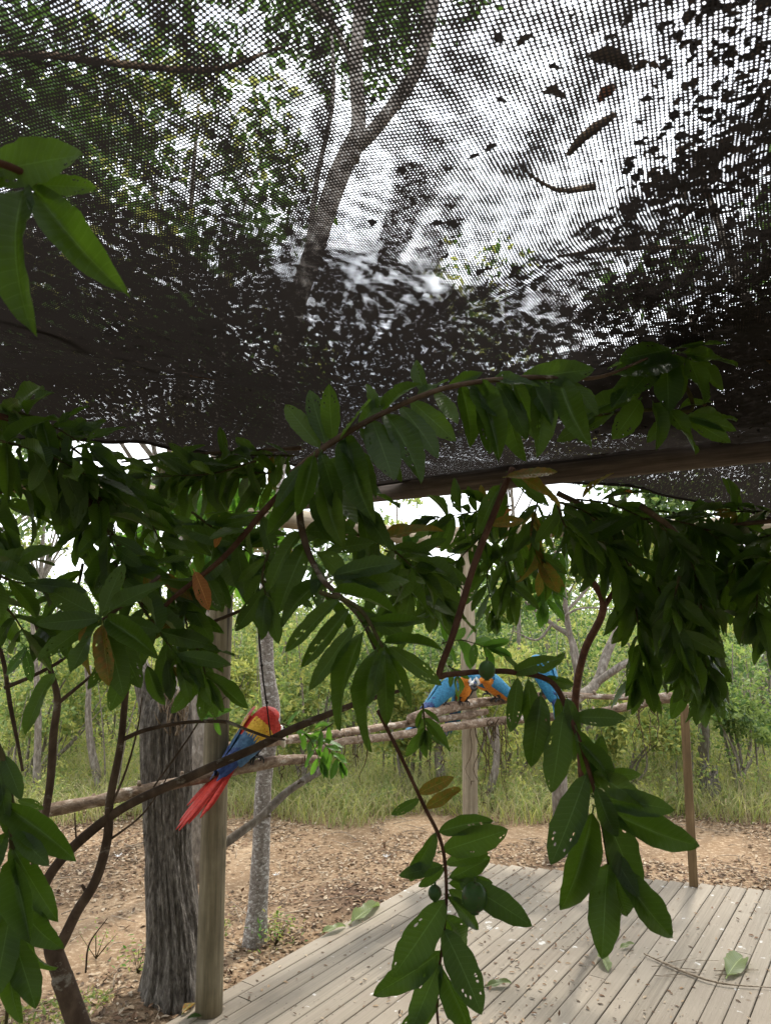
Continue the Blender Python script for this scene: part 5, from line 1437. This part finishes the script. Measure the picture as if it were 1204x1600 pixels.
def macaw(name, label, loc, yaw, pitch, kind, head=20, head_yaw=0, scale=1.0, tail_drop=0, group='macaws on the perches'):
    root = empty(name, loc, label, 'macaw', group)
    root.rotation_euler = (0, 0, yaw)
    root.scale = (scale,) * 3
    sc = kind == 'scarlet'
    if sc: mats_ = [M['f_red'], M['f_yel'], M['f_blue'], M['f_dblue'], M['f_white']]
    else: mats_ = [M['f_sky'], M['f_org'], M['f_sky'], M['f_dblue'], M['f_white']]
    rp = Matrix.Rotation(-pitch, 3, 'Y')
    lift = Vector((0, 0, .085))
    T = lambda p: rp @ Vector(p) + lift
    # body spine (x forward), z offset, half width, half height
    S = [(-.155, -.012, .016, .012), (-.13, -.010, .032, .024), (-.09, -.004, .048, .042), (-.04, .0, .062, .058), (.02, .0, .068, .064), (.07, .002, .066, .062), (.11, .008, .056, .054), (.14, .018, .045, .046)]
    pts = []
    for (x, z, a, b) in S: pts.append((Vector((x, 0, z)), Vector((1, 0, .05)), a, b))
    # neck + head bend by head angle (deg, positive down)
    h = R(-head)
    c = Vector((.14, 0, .018)); dirv = Vector((math.cos(h * .5), 0, math.sin(h * .5)))
    ps = [(.028, .040, .042), (.058, .040, .043), (.086, .042, .045), (.112, .036, .040), (.130, .024, .028), (.140, .008, .010)]
    prev = 0; hd = []
    for i, (s_, a, b) in enumerate(ps):
        ang = h * min(1, .4 + i * .2)
        yw = head_yaw * min(1, i * .25)
        c = c + Vector((math.cos(ang) * math.cos(yw), math.cos(ang) * math.sin(yw), math.sin(ang))) * (s_ - prev); prev = s_
        dv = Vector((math.cos(ang) * math.cos(yw), math.cos(ang) * math.sin(yw), math.sin(ang)))
        pts.append((c.copy(), dv, a, b)); hd.append((c.copy(), dv))
    mb = MB(); seg = 22
    for (c_, dv, a, b) in pts:
        dv = dv.normalized(); sd_ = Vector((0, 0, 1)).cross(dv).normalized(); u_ = dv.cross(sd_)
        for k in range(seg):
            an = 2 * math.pi * k / seg
            mb.v.append(T(c_ + sd_ * (math.cos(an) * a) + u_ * (math.sin(an) * b)))
    for i in range(len(pts) - 1):
        for k in range(seg):
            A_i = i * seg + k; B_i = i * seg + (k + 1) % seg
            mb.f.append((A_i, B_i, B_i + seg, A_i + seg))
            an = 2 * math.pi * (k + .5) / seg; top = math.sin(an)
            if sc: mi = 2 if (i < 3) else 0
            else:
                mi = 1 if top < .15 else 0
                if i >= 8: mi = 4 if (abs(math.cos(an)) > .75 and i >= 10) else (0 if top > .1 else 3)
                if i in (8, 9) and top < .15: mi = 1
            if sc and i >= 10 and abs(math.cos(an)) > .72: mi = 4
            mb.m.append(mi)
    mb.f.append(tuple(range(seg))[::-1]); mb.m.append(2)
    mb.f.append(tuple((len(pts) - 1) * seg + k for k in range(seg))); mb.m.append(0)
    body = mb.build('body', mats_, root)
    sm = body.modifiers.new('s', 'SUBSURF'); sm.levels = 1; sm.render_levels = 1
    # beak
    hc, hv = hd[4]; hv = hv.normalized(); sd_ = Vector((0, 0, 1)).cross(hv).normalized(); u_ = hv.cross(sd_)
    mb = MB()
    mb.tube([T(hc + hv * .002 + u_ * .006), T(hc + hv * .026 + u_ * .006), T(hc + hv * .042 - u_ * .014), T(hc + hv * .036 - u_ * .042)], [.021, .018, .011, .001], 12, 6, mi=0)
    mb.build('upper_beak', M['beak_pale'] if sc else M['beak'], root)
    mb = MB(); mb.tube([T(hc - u_ * .014), T(hc + hv * .016 - u_ * .024), T(hc + hv * .024 - u_ * .030)], [.014, .010, .003], 10, 5)
    mb.build('lower_beak', M['beak'], root)
    ec, ev = hd[3]
    for sg in (-1, 1):
        mb = MB(); mb.sphere(T(ec + sd_ * sg * .036 + u_ * .012), .0055, 10, 7); mb.build('eye', M['beak'], root)
    # wings: overlapping feathers
    def feather(mbx, base, tipp, w, nrm, mi):
        base, tipp = Vector(base), Vector(tipp); d = tipp - base; L = d.length; d = d / L
        z = (Vector(nrm) - d * Vector(nrm).dot(d)).normalized(); x = d.cross(z)
        b_ = len(mbx.v)
        prof = [(0, .5), (.25, .9), (.6, 1), (.85, .8), (1, .15)]
        for t, ww in prof:
            for s_ in (-1, 0, 1):
                mbx.v.append(T(base + d * L * t + x * s_ * w * .5 * ww + z * (.0025 * (1 - abs(s_)))))
        for i in range(4):
            for j in range(2):
                a_ = b_ + i * 3 + j; mbx.f.append((a_, a_ + 1, a_ + 4, a_ + 3)); mbx.m.append(mi)
    for sg in (-1, 1):
        wmb = MB()
        # ordering from shoulder to tip along body sides
        rows = [(.115, 9, .05, 0), (.085, 9, .055, 0), (.055, 9, .06, 1 if sc else 0), (.025, 9, .065, 1 if sc else 0), (-.01, 8, .085, 2), (-.05, 8, .105, 2), (-.09, 6, .12, 3 if sc else 2), (-.12, 5, .12, 3)]
        for ri, (x0, nf, L, mi) in enumerate(rows):
            for k in range(nf):
                phi = R(-18 + 88 * k / (nf - 1)) if ri < 6 else R(10 + 55 * k / (nf - 1))
                rx = .073 - .00 * ri; rz = .066
                tt = max(0.0, min(1, (x0 + .155) / .2)); shr = .55 + .45 * tt
                off = .004 + .0012 * (8 - ri)
                cy_, cz_ = math.cos(phi), math.sin(phi)
                b_ = Vector((x0 + rnd.uniform(-.004, .004), sg * cy_ * (rx * shr + off), cz_ * (rz * shr + off)))
                shr2 = .55 + .45 * max(0.0, min(1, (x0 - L + .155) / .2))
                t_ = Vector((x0 - L, sg * cy_ * (rx * shr2 + off * .8), cz_ * (rz * shr2 + off * .8)))
                if ri >= 6: t_.y *= .5
                feather(wmb, b_, t_, .024 if ri < 4 else .03, (0, sg * cy_, cz_), mi)
        wmb.build('wing', mats_, root)
        # primaries
        pm = MB()
        for k in range(6):
            feather(pm, (-.06 - .01 * k, sg * (.05 - .004 * k), .03 + .003 * k), (-.27 + .018 * k, sg * (.02 - .002 * k), .012 + .004 * k), .026, (0, sg * .6, .8), 3)
        pm.build('flight_feathers', mats_, root)
    # tail
    tm = [M['f_red'], M['f_dblue']] if sc else [M['f_sky'], M['f_dblue']]
    for k in range(8):
        tb_ = MB()
        a = (k - 3.5) / 3.5
        L = .40 - .15 * abs(a)
        feather(tb_, (-.12, a * .014, -.004 - .003 * abs(a)), (-.14 - L, a * (.055 + .02 * (k % 2)), -.02 - .012 * abs(a) - tail_drop * L), .034, (0, 0, 1), 0)
        o = tb_.build('tail_feather', [tm[0] if (sc or k % 3) else tm[1]], root)
        so = o.modifiers.new('t', 'SOLIDIFY'); so.thickness = .001
    # legs and feet gripping
    for sg in (-1, 1):
        lb = MB()
        hip = T((.0, sg * .03, -.045)); ft = Vector((.01, sg * .03, .012))
        lb.tube([hip, (hip + ft) / 2 + Vector((-.008, 0, 0)), ft], [.016, .010, .007], 8, 4)
        for ta in (-.35, .35, math.pi - .3, math.pi + .3):
            dx, dy = math.cos(ta), math.sin(ta)
            lb.tube([ft, ft + Vector((dx * .022, dy * .02, -.002)), ft + Vector((dx * .036, dy * .026, -.016)), ft + Vector((dx * .034, dy * .026, -.03))], [.006, .0055, .0045, .0015], 6, 4)
        lb.build('foot', M['beak'], root)
    return root
macaw('scarlet_macaw', 'scarlet macaw with long red tail preening on the left perch', at(392, 1186, ld + .09), R(50), R(34), 'scarlet', head=140, head_yaw=1.0, scale=1.0, tail_drop=-.04).scale = (.88, 1.08, 1.06)
macaw('blue_macaw', 'blue and gold macaw farthest left on the far perch, long tail toward the round post', at(690, 1102, 4.92), R(45), R(30), 'blue', head=60, scale=.88)
macaw('blue_macaw', 'blue and gold macaw facing forward with orange belly, right of the first', at(722, 1098, 5.02), R(-70), R(48), 'blue', head=100, head_yaw=.6, scale=.85)
macaw('blue_macaw', 'blue and gold macaw bending left, perched just behind the dark fruit', at(778, 1094, 5.14), R(205), R(32), 'blue', head=75, scale=.9)
macaw('blue_macaw', 'blue and gold macaw mostly hidden behind its neighbour near the perch middle', at(762, 1086, 5.42), R(172), R(22), 'blue', head=35, scale=.85)
macaw('blue_macaw', 'blue and gold macaw perched highest at the right with its tail hanging down', at(856, 1084, 5.2), R(118), R(56), 'blue', head=95, head_yaw=.3, scale=1.0)
